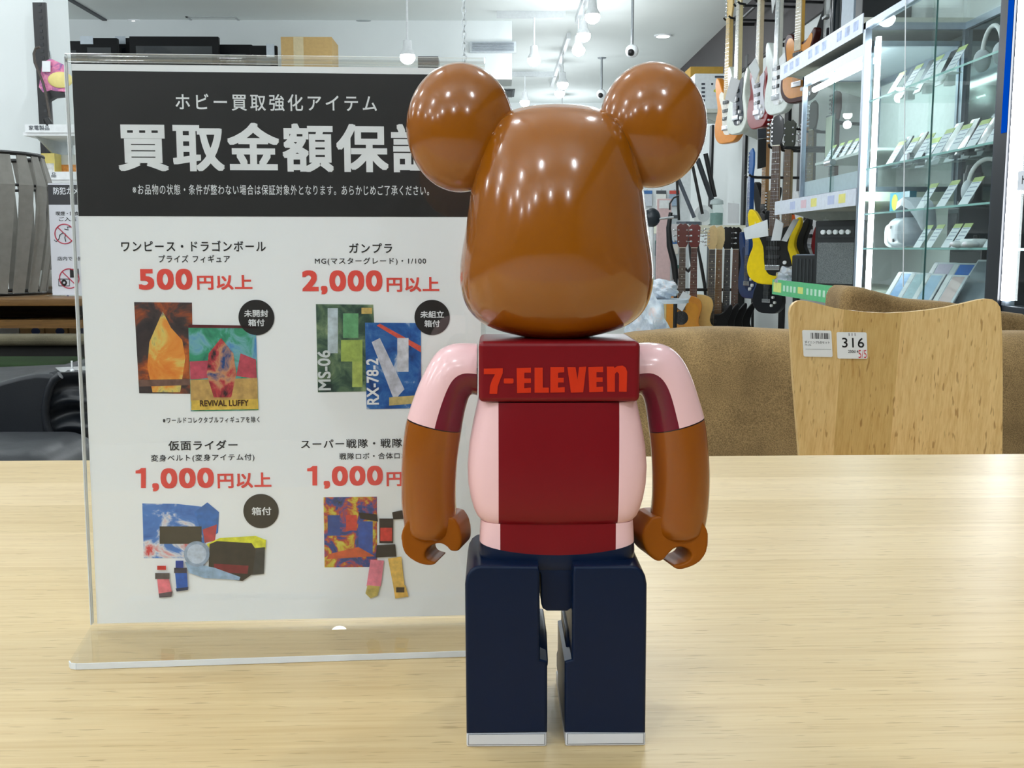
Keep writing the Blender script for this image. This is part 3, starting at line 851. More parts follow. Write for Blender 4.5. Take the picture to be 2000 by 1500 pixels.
picture([([(404, 1062), (430, 1050), (500, 1046), (520, 1054), (519, 1072), (410, 1070)], (222, 222, 60)), ([(494, 1070), (518, 1068), (516, 1120), (492, 1122)], (64, 64, 62)), ([(410, 1062), (424, 1056), (492, 1060), (500, 1072), (494, 1120), (474, 1134), (420, 1126), (408, 1110)], (58, 52, 44)),
         ([(418, 1100), (486, 1104), (484, 1120), (420, 1116)], (124, 36, 44)), ([(362, 1096), (420, 1108), (470, 1126), (468, 1132), (400, 1128), (370, 1118)], (150, 178, 206)), (disc(385, 1081, 25, 25), (150, 168, 192)), (disc(385, 1081, 19, 19), (190, 204, 222)),
         (rect(308, 1104, 325, 1112), (210, 50, 46)), (rect(304, 1118, 332, 1130), (92, 84, 84)), ([(308, 1130), (331, 1130), (337, 1156), (311, 1160)], (236, 124, 136)), ([(311, 1158), (338, 1154), (336, 1164), (312, 1166)], (96, 82, 88)),
         (rect(344, 1094, 359, 1108), (36, 66, 160)), (rect(341, 1108, 366, 1118), (62, 58, 76)), ([(343, 1118), (366, 1118), (368, 1148), (346, 1150)], (40, 92, 180)), ([(344, 1148), (369, 1145), (368, 1151), (346, 1154)], (50, 60, 90))], 0.0008,
        label='black and yellow belt toy picture')
picture([([(632, 971), (736, 970), (737, 1107), (634, 1108)], PF), (rect(676, 1006, 697, 1036), (206, 60, 52)), (rect(640, 1006, 664, 1046), (34, 72, 150)), (rect(700, 1018, 728, 1086), (36, 80, 170)), ([(642, 1082), (700, 1068), (732, 1086), (638, 1092)], (206, 90, 50))], label='yellow toy box picture')
picture([([(700, 1000), (736, 1004), (738, 1018), (704, 1012)], (48, 40, 40)), ([(766, 1000), (784, 996), (800, 1000), (800, 1012), (768, 1014)], (48, 40, 40)), (rect(741, 1012, 768, 1060), (52, 44, 44)), (rect(743, 1030, 766, 1056), (214, 64, 58)), ([(736, 1064), (772, 1062), (774, 1086), (734, 1088)], (52, 46, 44)),
         ([(724, 1092), (750, 1094), (744, 1144), (716, 1144)], (228, 130, 150)), ([(718, 1142), (742, 1144), (738, 1162), (724, 1168), (714, 1158)], (196, 176, 96)), ([(758, 1090), (784, 1086), (790, 1142), (768, 1142)], (232, 190, 96)), ([(768, 1142), (792, 1142), (798, 1164), (772, 1168)], (228, 184, 92)), (rect(774, 1146, 790, 1156), (74, 60, 48))], 0.0008,
        label='black, red and yellow toy picture')

# ================================================================== WOODEN CHAIR AT THE RIGHT
CD = 1.72
CHW = wood('chair_oak', (232, 197, 134), (213, 170, 104), (150, 100, 40), 'Z', 0.098, 0.38, 1.1, 0.20)
cx0 = PY(1757, 888, CD)
chair = thing('dining_chair', 'pale oak chair with a scooped plywood back behind the table', 'chair', (cx0.x, CD, 0))
TC = at(chair)
outl = [(1543, 612), (1545, 600), (1551, 592), (1559, 588), (1567, 587), (1582, 589), (1606, 595), (1634, 602), (1664, 607), (1700, 611), (1740, 613), (1780, 611), (1820, 607), (1856, 601), (1886, 594), (1916, 586), (1930, 584), (1941, 585), (1950, 591), (1956, 600), (1958, 612),
        (1962, 660), (1966, 740), (1971, 888), (1966, 1010), (1946, 1040), (1600, 1040), (1585, 1010), (1571, 888), (1562, 810), (1554, 740), (1547, 660)]
b = bmesh.new()
xs0, xs1 = PY(1543, 700, CD).x, PY(1971, 700, CD).x
vsb = [b.verts.new(PY(x, y, CD)) for x, y in outl]
f = b.faces.new(vsb)
# cut into strips so that the board can curve
for k in range(1, 16):
    xx = xs0 + (xs1 - xs0) * k / 16
    bmesh.ops.bisect_plane(b, geom=list(b.verts) + list(b.edges) + list(b.faces), plane_co=(xx, 0, 0), plane_no=(1, 0, 0))
r = bmesh.ops.extrude_face_region(b, geom=list(b.faces))
bmesh.ops.translate(b, vec=(0, 0.011, 0), verts=[g for g in r['geom'] if isinstance(g, bmesh.types.BMVert)])
bmesh.ops.recalc_face_normals(b, faces=b.faces)
xm = (xs0 + xs1) / 2; zt_ = PY(1757, 590, CD).z
for v in b.verts:
    k = (v.co.x - xm) / (xs1 - xs0) * 2
    dy = 0.018 * (1 - k * k) + (v.co.z - zt_) * -0.10
    s_ = (v.co.y + dy) / v.co.y
    v.co.y += dy
    v.co.x = CAM.x + (v.co.x - CAM.x) * 1.0
sil = MB().bm(b, 0, TC).build('backrest', CHW, chair, angle=50)
MB().box((xs0 + 0.03, CD - 0.36, 0.43), (xs1 - 0.03, CD + 0.02, 0.455), bev=0.012, seg=3, T=TC).build('seat', CHW, chair)
for lx in (xs0 + 0.05, xs1 - 0.05):
    for ly in (CD - 0.32, CD + 0.0):
        MB().cyl((lx, ly, 0), (lx, ly, 0.43), 0.014, 0.019, 14, T=TC).build('leg', CHW, chair)
def on_back(x, y):
    p = PY(x, y, CD); k = (p.x - xm) / (xs1 - xs0) * 2
    dy = 0.018 * (1 - k * k) + (p.z - zt_) * -0.10
    return Vector((p.x, p.y + dy - 0.0008, p.z))
def sticker(corners, label, build):
    O = on_back(*corners[3]); U = on_back(*corners[2]) - O; V = on_back(*corners[0]) - O
    t = thing('price_sticker' if 'bar' not in label else 'barcode_sticker', label, 'sticker', O)
    N_ = U.cross(V).normalized(); N_ = N_ if N_.y < 0 else -N_
    mb = MB(); r_ = 0.06; pts = []
    for cu, cv, a0 in ((1 - r_, 1 - r_, 0), (r_, 1 - r_, 90), (r_, r_, 180), (1 - r_, r_, 270)):
        for k in range(5):
            a = math.radians(a0 + 22.5 * k); pts.append(U * (cu + r_ * math.cos(a)) + V * (cv + r_ * math.sin(a)))
    mb.prism(pts, N_ * 0.0002); mb.build('paper', M((240, 241, 240), 0.6, var=0.01), t, smooth=False)
    build(t, N_ * 0.00045, U, V)
def s1(t, O, U, V):
    mb = MB()
    letter(mb, '316', O, U, V, (0.17, 0.90, 0.42, 0.79), 0.008, 1.1)
    letter(mb, '230614', O, U, V, (0.36, 0.70, 0.22, 0.33), 0.01)
    for k in range(3):
        q = 0.40 + 0.10 * k
        mb.prism([O + U * q + V * 0.86, O + U * (q + 0.02) + V * 0.86, O + U * (q + 0.02) + V * 0.97, O + U * q + V * 0.97], U.cross(V).normalized() * 0.00002)
    mb.build('lettering', INK, t, smooth=False)
    mb = MB(); letter(mb, '5/5', O * 1.4, U, V, (0.70, 0.97, 0.03, 0.34), -0.005)
    mb.build('pencil_mark', M((206, 60, 64), 0.6), t, smooth=False, label='red handwritten 5/5')
def s2(t, O, U, V):
    mb = MB(); n_ = U.cross(V).normalized() * 0.00002
    def bar(u0, u1, v0, v1): mb.prism([O + U * u0 + V * v0, O + U * u1 + V * v0, O + U * u1 + V * v1, O + U * u0 + V * v1], n_)
    u = 0.28; rnd = random.Random(3)
    while u < 0.92:
        wd = rnd.choice((0.008, 0.014, 0.022)); bar(u, u + wd, 0.68, 0.90); u += wd + rnd.choice((0.01, 0.016, 0.03))
    bar(0.08, 0.96, 0.285, 0.295)
    letter(mb, 'ダイニング5点セット', O, U, V, (0.06, 0.92, 0.50, 0.60), 0.005)
    letter(mb, 'ナチュラル', O, U, V, (0.06, 0.28, 0.40, 0.48), 0.005)
    mb.build('lettering', M((44, 44, 48), 0.6), t, smooth=False)
sticker([(1640, 650), (1700, 651), (1705, 704), (1644, 703)], 'white sticker reading 316 with a red mark on the chair back', s1)
sticker([(1569, 645), (1630, 647), (1634, 700), (1574, 698)], 'white barcode sticker on the chair back, left of the number sticker', s2)

# ================================================================== BROWN SOFA BEHIND THE CHAIR
SUEDE = fabric('brown_suede', (170, 140, 96), 420, 0.5, 0.95, 0.28, 0.08)
SD = 2.35
sx0, sx1 = PY(1180, 700, SD).x, PY(2240, 700, SD).x
sofa = thing('sofa', 'long brown suede sofa seen from its back behind the oak chair', 'sofa', ((sx0 + sx1) / 2, SD, 0))
TS = at(sofa)
ztop = PY(1450, 648, SD + 0.1).z
def sag(mb, amp, seed, f=5):
    rnd = np.random.RandomState(seed)
    ph = rnd.rand(8) * 6.28
    for i, v in enumerate(mb.v):
        x, y, z = v
        dz = amp * (math.sin(x * f + ph[0]) + 0.6 * math.sin(x * f * 2.3 + ph[1]) + 0.4 * math.sin(x * f * 4.1 + y * 9 + ph[2]))
        k = max(0, min(1, (z - 0.2) / 0.4))
        mb.v[i] = (x, y + amp * 0.5 * math.sin(x * f * 1.7 + z * 8 + ph[3]), z + dz * k)
    return mb
def cushion(a, c, bev, seg=6, T=None, cuts=10):
    b = bmesh.new(); bmesh.ops.create_cube(b, size=1.0)
    a, c = Vector(a), Vector(c)
    for v in b.verts: v.co = Vector([(a[i] + c[i]) / 2 + v.co[i] * abs(c[i] - a[i]) for i in range(3)])
    bmesh.ops.bevel(b, geom=list(b.edges), offset=bev, segments=seg, profile=0.5, affect='EDGES', clamp_overlap=True)
    for k in range(1, cuts):
        xx = a.x + (c.x - a.x) * k / cuts
        bmesh.ops.bisect_plane(b, geom=list(b.verts) + list(b.edges) + list(b.faces), plane_co=(xx, 0, 0), plane_no=(1, 0, 0))
    return MB().bm(b, 0, T)
sag(cushion((sx0, SD, 0.12), (sx1, SD + 0.22, ztop), 0.085, 7, TS, 24), 0.006, 1, 4).build('backrest', SUEDE, sofa, angle=80)
MB().box((sx0 + 0.04, SD + 0.2, 0.12), (sx1 - 0.04, SD + 0.95, 0.42), bev=0.05, seg=4, T=TS).build('seat', SUEDE, sofa, angle=80)
for ex in (sx0 - 0.02, sx1 - 0.16):
    MB().box((ex, SD + 0.06, 0.12), (ex + 0.18, SD + 0.95, 0.58), bev=0.06, seg=5, T=TS).build('armrest', SUEDE, sofa, angle=80)
for ex in (sx0 + 0.08, sx1 - 0.08):
    for ey in (SD + 0.08, SD + 0.86):
        MB().cyl((ex, ey, 0), (ex, ey, 0.13), 0.022, n=12, T=TS).build('leg', BLACK, sofa)
# the tall loose cushion standing behind the chair back
CDp = 2.72
pl = [(1646, 640), (1644, 600), (1646, 580), (1652, 567), (1662, 560), (1676, 560), (1694, 563), (1730, 573), (1765, 582), (1810, 588), (1860, 591), (1900, 598), (1945, 607), (2005, 614), (2060, 640)]
pts = [PY(x, y, CDp) for x, y in pl]; zlow = 0.44
pts = [Vector((pts[0].x, CDp, zlow))] + pts + [Vector((pts[-1].x, CDp, zlow))]
cu = MB().prism([TS @ p for p in pts], (0, 0.16, 0), bev=0.03, seg=5).build('back_cushion', SUEDE, sofa, angle=80)

# ================================================================== LEFT SIDE: BLACK LEATHER SEAT
LEA = leather('black_leather', (19, 24, 31))
AD = 1.62
arm0 = thing('leather_armchair', 'black leather armchair with wrinkled sides left of the sign stand', 'armchair', (PY(40, 800, AD).x, AD, 0))
TA = at(arm0)
zb_ = 0.30
def outline_pad(pl, D, depth, bev, zlow=None, seg=6):
    pts = [PY(x, y, D) for x, y in pl]
    if zlow is not None: pts = [Vector((pts[0].x, D, zlow))] + pts + [Vector((pts[-1].x, D, zlow))]
    return MB().prism(pts, (0, depth, 0), bev=bev, seg=seg, T=TA)
outline_pad([(-420, 770), (-300, 762), (-160, 758), (-20, 752), (10, 743), (40, 735), (70, 730), (95, 731), (108, 735), (104, 745), (96, 760), (90, 790), (89, 815), (92, 850)], AD, 0.30, 0.022, 0.40).build('backrest', LEA, arm0, angle=80)
mb = MB()
pts = [PY(x, y, AD - 0.004) for x, y in [(118, 733), (106, 741), (97, 757), (91, 780), (88, 805), (91, 830), (98, 848), (112, 868), (120, 884), (126, 900)]]
mb.tube([TA @ p for p in pts], 0.0062, 10)
mb.build('piping', LEA, arm0)
# wrinkled gusset
N1, N2 = 40, 60; vs_ = []; fs = []
for i in range(N1 + 1):
    u = i / N1
    for j in range(N2 + 1):
        v = j / N2
        x = 96 + (190 - 96) * u; y = 728 + 12 * u * 0 + (905 - 728) * v
        if u < 0.001: x = 96
        p = PY(x, y, AD + 0.01)
        wr = 0.014 * math.sin(v * 21 + u * 2.2 + 0.8 * math.sin(u * 5)) * (0.3 + u) * math.exp(-((v - 0.45) / 0.42) ** 2)
        vs_.append(TA @ (p + Vector((0, -wr + 0.02 * u, 0))))
for i in range(N1):
    for j in range(N2):
        fs.append([i * (N2 + 1) + j, (i + 1) * (N2 + 1) + j, (i + 1) * (N2 + 1) + j + 1, i * (N2 + 1) + j + 1])
back = [[p + Vector((0, 0.22, 0)) for p in vs_]]
mbg = MB().add(vs_, fs); o_ = len(mbg.v); mbg.add([Vector(p) + Vector((0, 0.22, 0)) for p in vs_], [f[::-1] for f in fs])
ring_ = [j for j in range(N2 + 1)] + [i * (N2 + 1) + N2 for i in range(1, N1 + 1)] + [N1 * (N2 + 1) + j for j in range(N2 - 1, -1, -1)] + [i * (N2 + 1) for i in range(N1 - 1, 0, -1)]
for k in range(len(ring_)):
    a_, c_ = ring_[k], ring_[(k + 1) % len(ring_)]
    mbg.f.append([a_, c_, c_ + o_, a_ + o_]); mbg.m.append(0); mbg.uv.append(None)
mbg.build('side_panel', LEA, arm0, angle=80)
# low roll in front
zr = PY(60, 885, AD - 0.16).z; xr0, xr1 = PY(-420, 885, AD - 0.16).x, PY(152, 890, AD - 0.16).x
rl = (PY(60, 866, AD - 0.16).z - 0.06)
MB().box((xr0, AD - 0.26, 0.38), (xr1, AD - 0.03, rl + 0.062), bev=0.05, seg=7, T=TA).build('seat_roll', LEA, arm0, angle=80)
mb = MB()
mb.tube([TA @ Vector((PY(115, 890, AD - 0.262).x + 0.03 * (1 - math.cos(a)), AD - 0.262 + 0.02 * (1 - math.sin(a)), rl - 0.0 + 0.052 * math.sin(a))) for a in [math.pi / 2 * k / 8 for k in range(9)]], 0.003, 8)
mb.build('seam', LEA, arm0)
MB().box((xr0 + 0.02, AD - 0.2, 0.10), (PY(190, 890, AD).x, AD + 0.40, 0.40), bev=0.03, T=TA).build('base', LEA, arm0, angle=80)
for lx in (xr0 + 0.06, PY(150, 890, AD).x):
    for ly in (AD - 0.14, AD + 0.34):
        MB().cyl((lx, ly, 0), (lx, ly, 0.11), 0.02, n=10, T=TA).build('leg', BLACK, arm0)
tg = thing('price_tag', 'grey card tag lying on top of the black leather armchair', 'tag', PY(130, 728, AD + 0.05))
q = [PY(x, y, D) for x, y, D in ((108, 719, AD + 0.06), (185, 716, AD + 0.06), (185, 735, AD + 0.02), (118, 727, AD + 0.02))]
MB().prism([at(tg) @ p for p in q], (0, 0, 0.0012)).build('card', M((150, 152, 152), 0.6), tg, smooth=False)
p = at(tg) @ PY(141, 722, AD + 0.03)
MB().tube([p - Vector((0, 0, 0.004)), p + Vector((0, 0, 0.006)), p + Vector((0.0, 0, 0.014))], 0.0016, 8).ball(p - Vector((0, 0, 0.002)), 0.0035, n=10).build('plastic_pin', WHITE, tg)
# ================================================================== LEFT SIDE: WOODEN CABINET, BASKET LAMP, NOTICE
WB = wood('cabinet_oak', (128, 92, 44), (96, 66, 28), (60, 40, 18), 'X', 0.4, 0.4, 0.6, 0.05)
KD = 2.8
zk = PY(60, 583, KD).z; zk2 = PY(60, 598, KD).z
kx0, kx1 = PY(-420, 583, KD).x, PY(420, 583, KD).x
cab = thing('display_cabinet', 'open brown wooden display cabinet with a thick top behind the black armchair', 'cabinet', ((kx0 + kx1) / 2, KD, 0))
TK = at(cab)
MB().box((kx0, KD, zk2), (kx1, KD + 0.5, zk), bev=0.003, T=TK).build('top_board', WB, cab)
zs0, zs1 = PY(60, 625, KD + 0.02).z, PY(60, 641, KD + 0.02).z
MB().box((kx0 + 0.02, KD + 0.48, 0.05), (kx1 - 0.02, KD + 0.5, zk2), T=TK).build('back_panel', WB, cab)
MB().box((kx0 + 0.02, KD + 0.02, zs1), (kx1 - 0.02, KD + 0.055, zs0), T=TK).build('rail', WB, cab)
for ex in (kx0, kx1 - 0.03):
    MB().box((ex, KD + 0.005, 0), (ex + 0.03, KD + 0.48, zk2), T=TK).build('side_board', WB, cab)
zsh = PY(60, 662, KD + 0.08).z
MB().box((kx0 + 0.03, KD + 0.03, zsh - 0.03), (kx1 - 0.03, KD + 0.48, zsh), T=TK).build('shelf', WB, cab)
cart = [(40, 88, 'left'), (90, 134, 'middle'), (136, 180, 'right')]
for x0, x1, nm in cart:
    a, c = PY(x0, 662, KD + 0.1), PY(x1, 640, KD + 0.1)
    t = thing('carton', 'pale carton with a blue dot under the cabinet, %s one of the row' % nm, 'box', (a.x, KD + 0.1, zsh), 'cartons under the cabinet top')
    MB().box((0, 0, 0.0005), (c.x - a.x - 0.003, 0.2, zs0 - zsh - 0.005), bev=0.001).build('box', M((206, 178, 128), 0.8), t)
    pts = [Vector(((c.x - a.x) * (0.62 + 0.0) + 0.012 * math.cos(k * math.pi / 12), -0.0004, 0.019 + 0.010 * math.sin(k * math.pi / 12))) for k in range(24)]
    MB().prism(pts, (0, 0.0003, 0)).build('printed_dot', M((70, 92, 150), 0.6), t, smooth=False)
a = PY(38, 656, KD + 0.1)
t_ = MB().box((kx0 + 0.1, KD + 0.1, zsh + 0.0005), (a.x, KD + 0.3, zsh + 0.045), bev=0.004).build('white_case', M((206, 216, 220), 0.4))
tag(t_, 'low white box in the cabinet left of the pale cartons', 'box')
# grey bench cushion and green cushion in front of the cabinet
ed = 2.45
g0, g1 = PY(0, 657, ed).z, PY(0, 676, ed).z
bench = thing('bench', 'bench with a shade-black front and padded grey-beige seat in front of the wooden cabinet', 'bench', (PY(60, 665, ed).x, ed, 0))
TBn = at(bench)
bxa, bxb = PY(-400, 665, ed).x, PY(420, 665, ed).x
MB().box((bxa, ed, g1), (bxb, ed + 0.09, g0), bev=0.012, seg=4, T=TBn).build('seat_pad', fabric('grey_beige', (104, 98, 80), 500, 0.2, sheen=0), bench)
MB().box((bxa + 0.02, ed + 0.03, 0.12), (bxb - 0.02, ed + 0.05, g1), T=TBn).build('front_panel', M((20, 18, 16), 0.7), bench)  # near-black stands in for the shade under the seat
for ex in (bxa + 0.03, bxb - 0.07):
    for ey in (ed + 0.0, ed + 0.05):
        MB().box((ex, ey, 0), (ex + 0.04, ey + 0.04, g1), T=TBn).build('leg', BLACK, bench)
gd = 2.12
gz = PY(40, 716, gd).z
gr = cushion((PY(-260, 740, gd).x, gd, gz - 0.10), (PY(112, 740, gd).x, gd + 0.25, gz), 0.045, 6).build('green_cushion', fabric('green_velvet_shaded', (22, 46, 8), 500, 0.2, sheen=0), None, angle=80)  # shade on the cushion is put into its green
tag(gr, 'green cushion with shade put into its colour, above the black armchair', 'cushion')
st_ = MB().box((PY(-240, 740, gd).x, gd + 0.02, 0), (PY(100, 740, gd).x, gd + 0.24, gz - 0.1), bev=0.01).build('pouf', fabric('cloth_shaded', (20, 18, 16), 500, 0.2, sheen=0), None)  # cloth colour stands in for the deep shade behind the armchair
tag(st_, 'pouf coloured as deep shade under the green cushion behind the black armchair', 'pouf')

# slatted drum lamp
SLAT = M((134, 132, 126), 0.7, var=0.1)
bd = 3.0
bc = PY(-28, 570, bd); bt = PY(-28, 305, bd).z
rb, rm, rt = PY(83, 560, bd).x - bc.x, PY(97, 400, bd).x - bc.x, PY(76, 308, bd).x - bc.x
drum = thing('slatted_drum', 'grey slatted wooden drum basket standing on the brown cabinet', 'basket', (bc.x, bd, zk + 0.001))
H_ = bt - zk; zm = PY(-28, 366, bd).z - zk
def dr(z):
    return rm + (rt - rm) * (z - zm) / (H_ - zm) if z > zm else rb + (rm - rb) * math.sin(z / zm * math.pi / 2)
ns = 21
for k in range(ns):
    rings = []; a0 = 2 * math.pi * k / ns
    for i in range(15):
        z = 0.004 + (H_ - 0.008) * i / 14
        tw = 0.16 * (z / H_); r_ = dr(z); hwd = math.pi / ns * (0.80 if z < zm else 0.80 - 0.2 * (z - zm) / (H_ - zm)) * (0.88 + 0.12 * z / H_)
        a = a0 + tw
        rings.append([Vector((rr_ * math.cos(a + s_ * hwd), rr_ * math.sin(a + s_ * hwd), z)) for rr_, s_ in ((r_, -1), (r_, 1), (r_ - 0.004, 1), (r_ - 0.004, -1))])
    MB().loft(rings).build('slat', SLAT, drum, smooth=False)
def hoop(z, r, m, t_=0.005):
    MB().tube([(r * math.cos(2 * math.pi * k / 48), r * math.sin(2 * math.pi * k / 48), z) for k in range(48)], t_, 8, closed=True).build('hoop', m, drum)
hoop(H_, dr(H_) - 0.003, BLACK, 0.006); hoop(0.006, dr(0.006) - 0.004, BLACK, 0.005); hoop(zm, dr(zm) - 0.008, BLACK, 0.004)

# small notice in its own stand
nd = 2.95
nO = PY(103, 570, nd); nO.z = zk + 0.001
nU = PY(190, 570, nd) - PY(103, 570, nd); nU.z = 0; nw = nU.length; nU.normalize()
nt = PY(92, 358, nd); nh = nt.z - zk
nV = Vector((0, 0.03, 1)).normalized()
ntc = thing('notice_board', 'white no-smoking and no-photo notice standing on the cabinet beside the basket', 'notice', nO)
nw *= 1.6; nh = nh / nV.z
def nq(x, y):
    n_ = nU.cross(nV).normalized(); d = ray(x, y); t = (nO - CAM).dot(n_) / d.dot(n_); p = CAM + d * t - nO
    return p.dot(nU), p.dot(nV)
nN = nU.cross(nV).normalized(); nN = nN if nN.y < 0 else -nN
def nslab(u0, u1, v0, v1, d0, d1): 
    return MB().prism([nU * u0 + nV * v0 + nN * d0, nU * u1 + nV * v0 + nN * d0, nU * u1 + nV * v1 + nN * d0, nU * u0 + nV * v1 + nN * d0], nN * (d1 - d0))
nslab(0, nw, 0.002, nh, 0, 0.002).build('sheet', M((226, 228, 236), 0.5, var=0.01), ntc, smooth=False)
u0, v1 = nq(94, 361); _, v0 = nq(94, 400)
nslab(u0, nw - u0, v0, v1, 0.002, 0.0023).build('header_band', M((52, 52, 56), 0.5), ntc, smooth=False)
MB().box((-0.005, -0.045, 0), (nw + 0.005, 0.03, 0.003)).build('foot', ACRYL, ntc, smooth=False)
def nsay(text, x0, x1, y0, y1, m):
    a, b2 = nq(x0, y1), nq(x1, y0)
    letter(MB(), text, nN * 0.0026, nU, nV, (a[0], b2[0], a[1], b2[1]), 0.012).build('lettering', m, ntc, smooth=False)
nsay('防犯カメラ作動中', 105, 205, 366, 380, WINK)
nsay('喫煙・飲食しながらの', 110, 200, 413, 421, INK)
nsay('ご入店', 116, 150, 424, 432, INK)
nsay('店内での撮影', 113, 172, 501, 509, INK)
def ban(cx, cy, r):
    c = nq(cx, cy); rr_ = (nq(cx + r, cy)[0] - c[0])
    C_ = nU * c[0] + nV * c[1] + nN * 0.003
    mb = MB().tube([C_ + nU * (rr_ * math.cos(a)) + nV * (rr_ * math.sin(a)) for a in [2 * math.pi * k / 32 for k in range(32)]], rr_ * 0.055, 6, closed=True)
    mb.tube([C_ - nU * rr_ * 0.7 + nV * rr_ * 0.7, C_ + nU * rr_ * 0.7 - nV * rr_ * 0.7], rr_ * 0.055, 6)
    mb.build('ban_sign', M((196, 60, 84), 0.5), ntc)
    return C_, rr_
C_, R_ = ban(127, 457, 19)
MB().tube([C_ + nU * R_ * x + nV * R_ * y for x, y in ((-1.1, -0.6), (-0.9, -0.8), (-0.6, -0.5), (-0.5, -0.1), (-0.2, 0.1), (0.1, 0), (0, -0.4), (0.1, -0.8))], R_ * 0.04, 6).tube([C_ + nU * R_ * x + nV * R_ * y for x, y in ((0.0, 0.5), (0.4, 0.4), (0.3, 0.7), (0.8, 0.75))], R_ * 0.04, 6).build('pictogram', INK, ntc)
C_, R_ = ban(136, 544, 19)
mb = MB().prism([C_ + nU * R_ * x + nV * R_ * y for x, y in ((0.1, 1.0), (1.0, 1.0), (1.0, 0.1), (0.1, 0.1))], nN * 0.0002)
mb.tube([C_ + nU * R_ * x + nV * R_ * y for x, y in ((-1.1, -0.05), (0.0, -0.05), (0.0, -0.75), (-1.1, -0.75))], R_ * 0.04, 6, closed=True)
mb.tube([C_ + nU * R_ * (-0.55 + 0.22 * math.cos(a)) + nV * R_ * (-0.42 + 0.22 * math.sin(a)) for a in [2 * math.pi * k / 16 for k in range(16)]], R_ * 0.09, 6, closed=True)
mb.build('pictogram', INK, ntc)
# small things between basket and notice
a, c = PY(84, 566, 3.22), PY(112, 545, 3.22)
t_ = thing('small_box', 'small blue-violet box on the cabinet between basket and notice', 'box', (a.x, 3.22, zk + 0.001))
MB().box((0, 0, 0), (c.x - a.x, 0.08, c.z - zk), bev=0.001).build('box', M((66, 66, 140), 0.5), t_)
letter(MB(), '安心', Vector((0, -0.0005, 0)), Vector((1, 0, 0)), Vector((0, 0, 1)), (0.018, 0.043, 0.013, 0.027), 0.02).build('lettering', M((230, 226, 160), 0.5), t_, smooth=False)
c = PY(106, 522, 3.14)
t_ = MB().lathe([(0.028, 0), (0.030, 0.004), (0.030, 0.012), (0.044, 0.02), (0.046, 0.05), (0.036, 0.066), (0, 0.068)], 24, T=Matrix.Translation((c.x, 3.14, zk + 0.001))).build('white_dome', M((226, 232, 228), 0.35))
tag(t_, 'small rounded white device on the cabinet behind the notice', 'device')

# ================================================================== LEFT: WALL SHELF UNIT WITH GOODS
UD = PD - 0.06
up = thing('shelf_upright', 'black slotted shelf upright at the edge of the left white wall', 'shelf post', (PY(88, 150, UD).x, UD, 0))
mb = MB().box((-0.028, -0.012, 0), (0.022, 0.0, PY(88, 6, UD).z))
mb.build('post', BLACK, up, smooth=False)
mb = MB()
for k in range(40): mb.box((-0.006, -0.0135, 0.9 + k * 0.025), (0.006, -0.0118, 0.912 + k * 0.025))
mb.build('slot', M((40, 42, 46), 0.6), up, smooth=False)
sf = thing('wall_shelf', 'white shelf with a lettered rail at the left above the basket', 'shelf', (PY(50, 258, PD - 0.45).x, PD - 0.45, PY(50, 258, PD - 0.45).z))
swd = PY(330, 258, PD - 0.45).x - PY(50, 258, PD - 0.45).x
rh = PY(50, 243, PD - 0.45).z - PY(50, 258, PD - 0.45).z
MB().box((-0.01, 0, -0.012), (swd, 0.36, 0.0)).build('board', WHITE, sf, smooth=False)
MB().box((0, -0.004, -0.002), (swd, 0.0, rh)).build('rail', WHITE, sf, smooth=False)
MB().prism([(0.02, 0.03, -0.012), (0.02, 0.36, -0.012), (0.02, 0.36, -0.13)], (0.006, 0, 0)).build('bracket', M((196, 202, 202), 0.5), sf, smooth=False)
letter(MB(), '家電製品', Vector((0, -0.0046, 0)), Vector((1, 0, 0)), Vector((0, 0, 1)), (0.014, 0.086, 0.006, 0.023), 0.012).build('lettering', M((70, 76, 84), 0.6), sf, smooth=False)
s2_ = dup(sf, (PY(98, 350, PD - 0.40).x, PD - 0.42, PY(98, 350, PD - 0.42).z), 'white shelf rail with small product boxes, below the lettered shelf at the left')
for ch in list(s2_.children):
    if ch.name.startswith('lettering'): bpy.data.objects.remove(ch)
letter(MB(), '品', Vector((0, -0.0046, 0)), Vector((1, 0, 0)), Vector((0, 0, 1)), (0.015, 0.032, 0.006, 0.023), 0.012).build('lettering', M((70, 76, 84), 0.6), s2_, smooth=False)
z2 = s2_.location.z
def pbox(x0, x1, y0, D, label, cols, dep=0.08, rot=0):
    a, c = PY(x0, y0, D), PY(x1, y0, D)
    t = thing('product_box', label, 'box', (a.x, D, z2 + 0.0008), rz=rot)
    h = a.z - z2 - 0.001; w_ = c.x - a.x
    MB().box((0, 0, 0), (w_, dep, h), bev=0.001).build('box', M(cols[0], 0.45), t)
    MB().box((0.003, -0.0006, h * 0.1), (w_ - 0.003, 0, h * 0.62)).build('printed_panel', M(cols[1], 0.5, var=0.3, scale=80), t, smooth=False)
pbox(80, 106, 299, PD - 0.36, 'yellow and white product box on the lower left shelf, leftmost', ((232, 214, 120), (240, 240, 232)))
pbox(107, 150, 302, PD - 0.30, 'orange-topped clear product box on the lower left shelf, next to the yellow one', ((206, 210, 206), (226, 150, 70)))
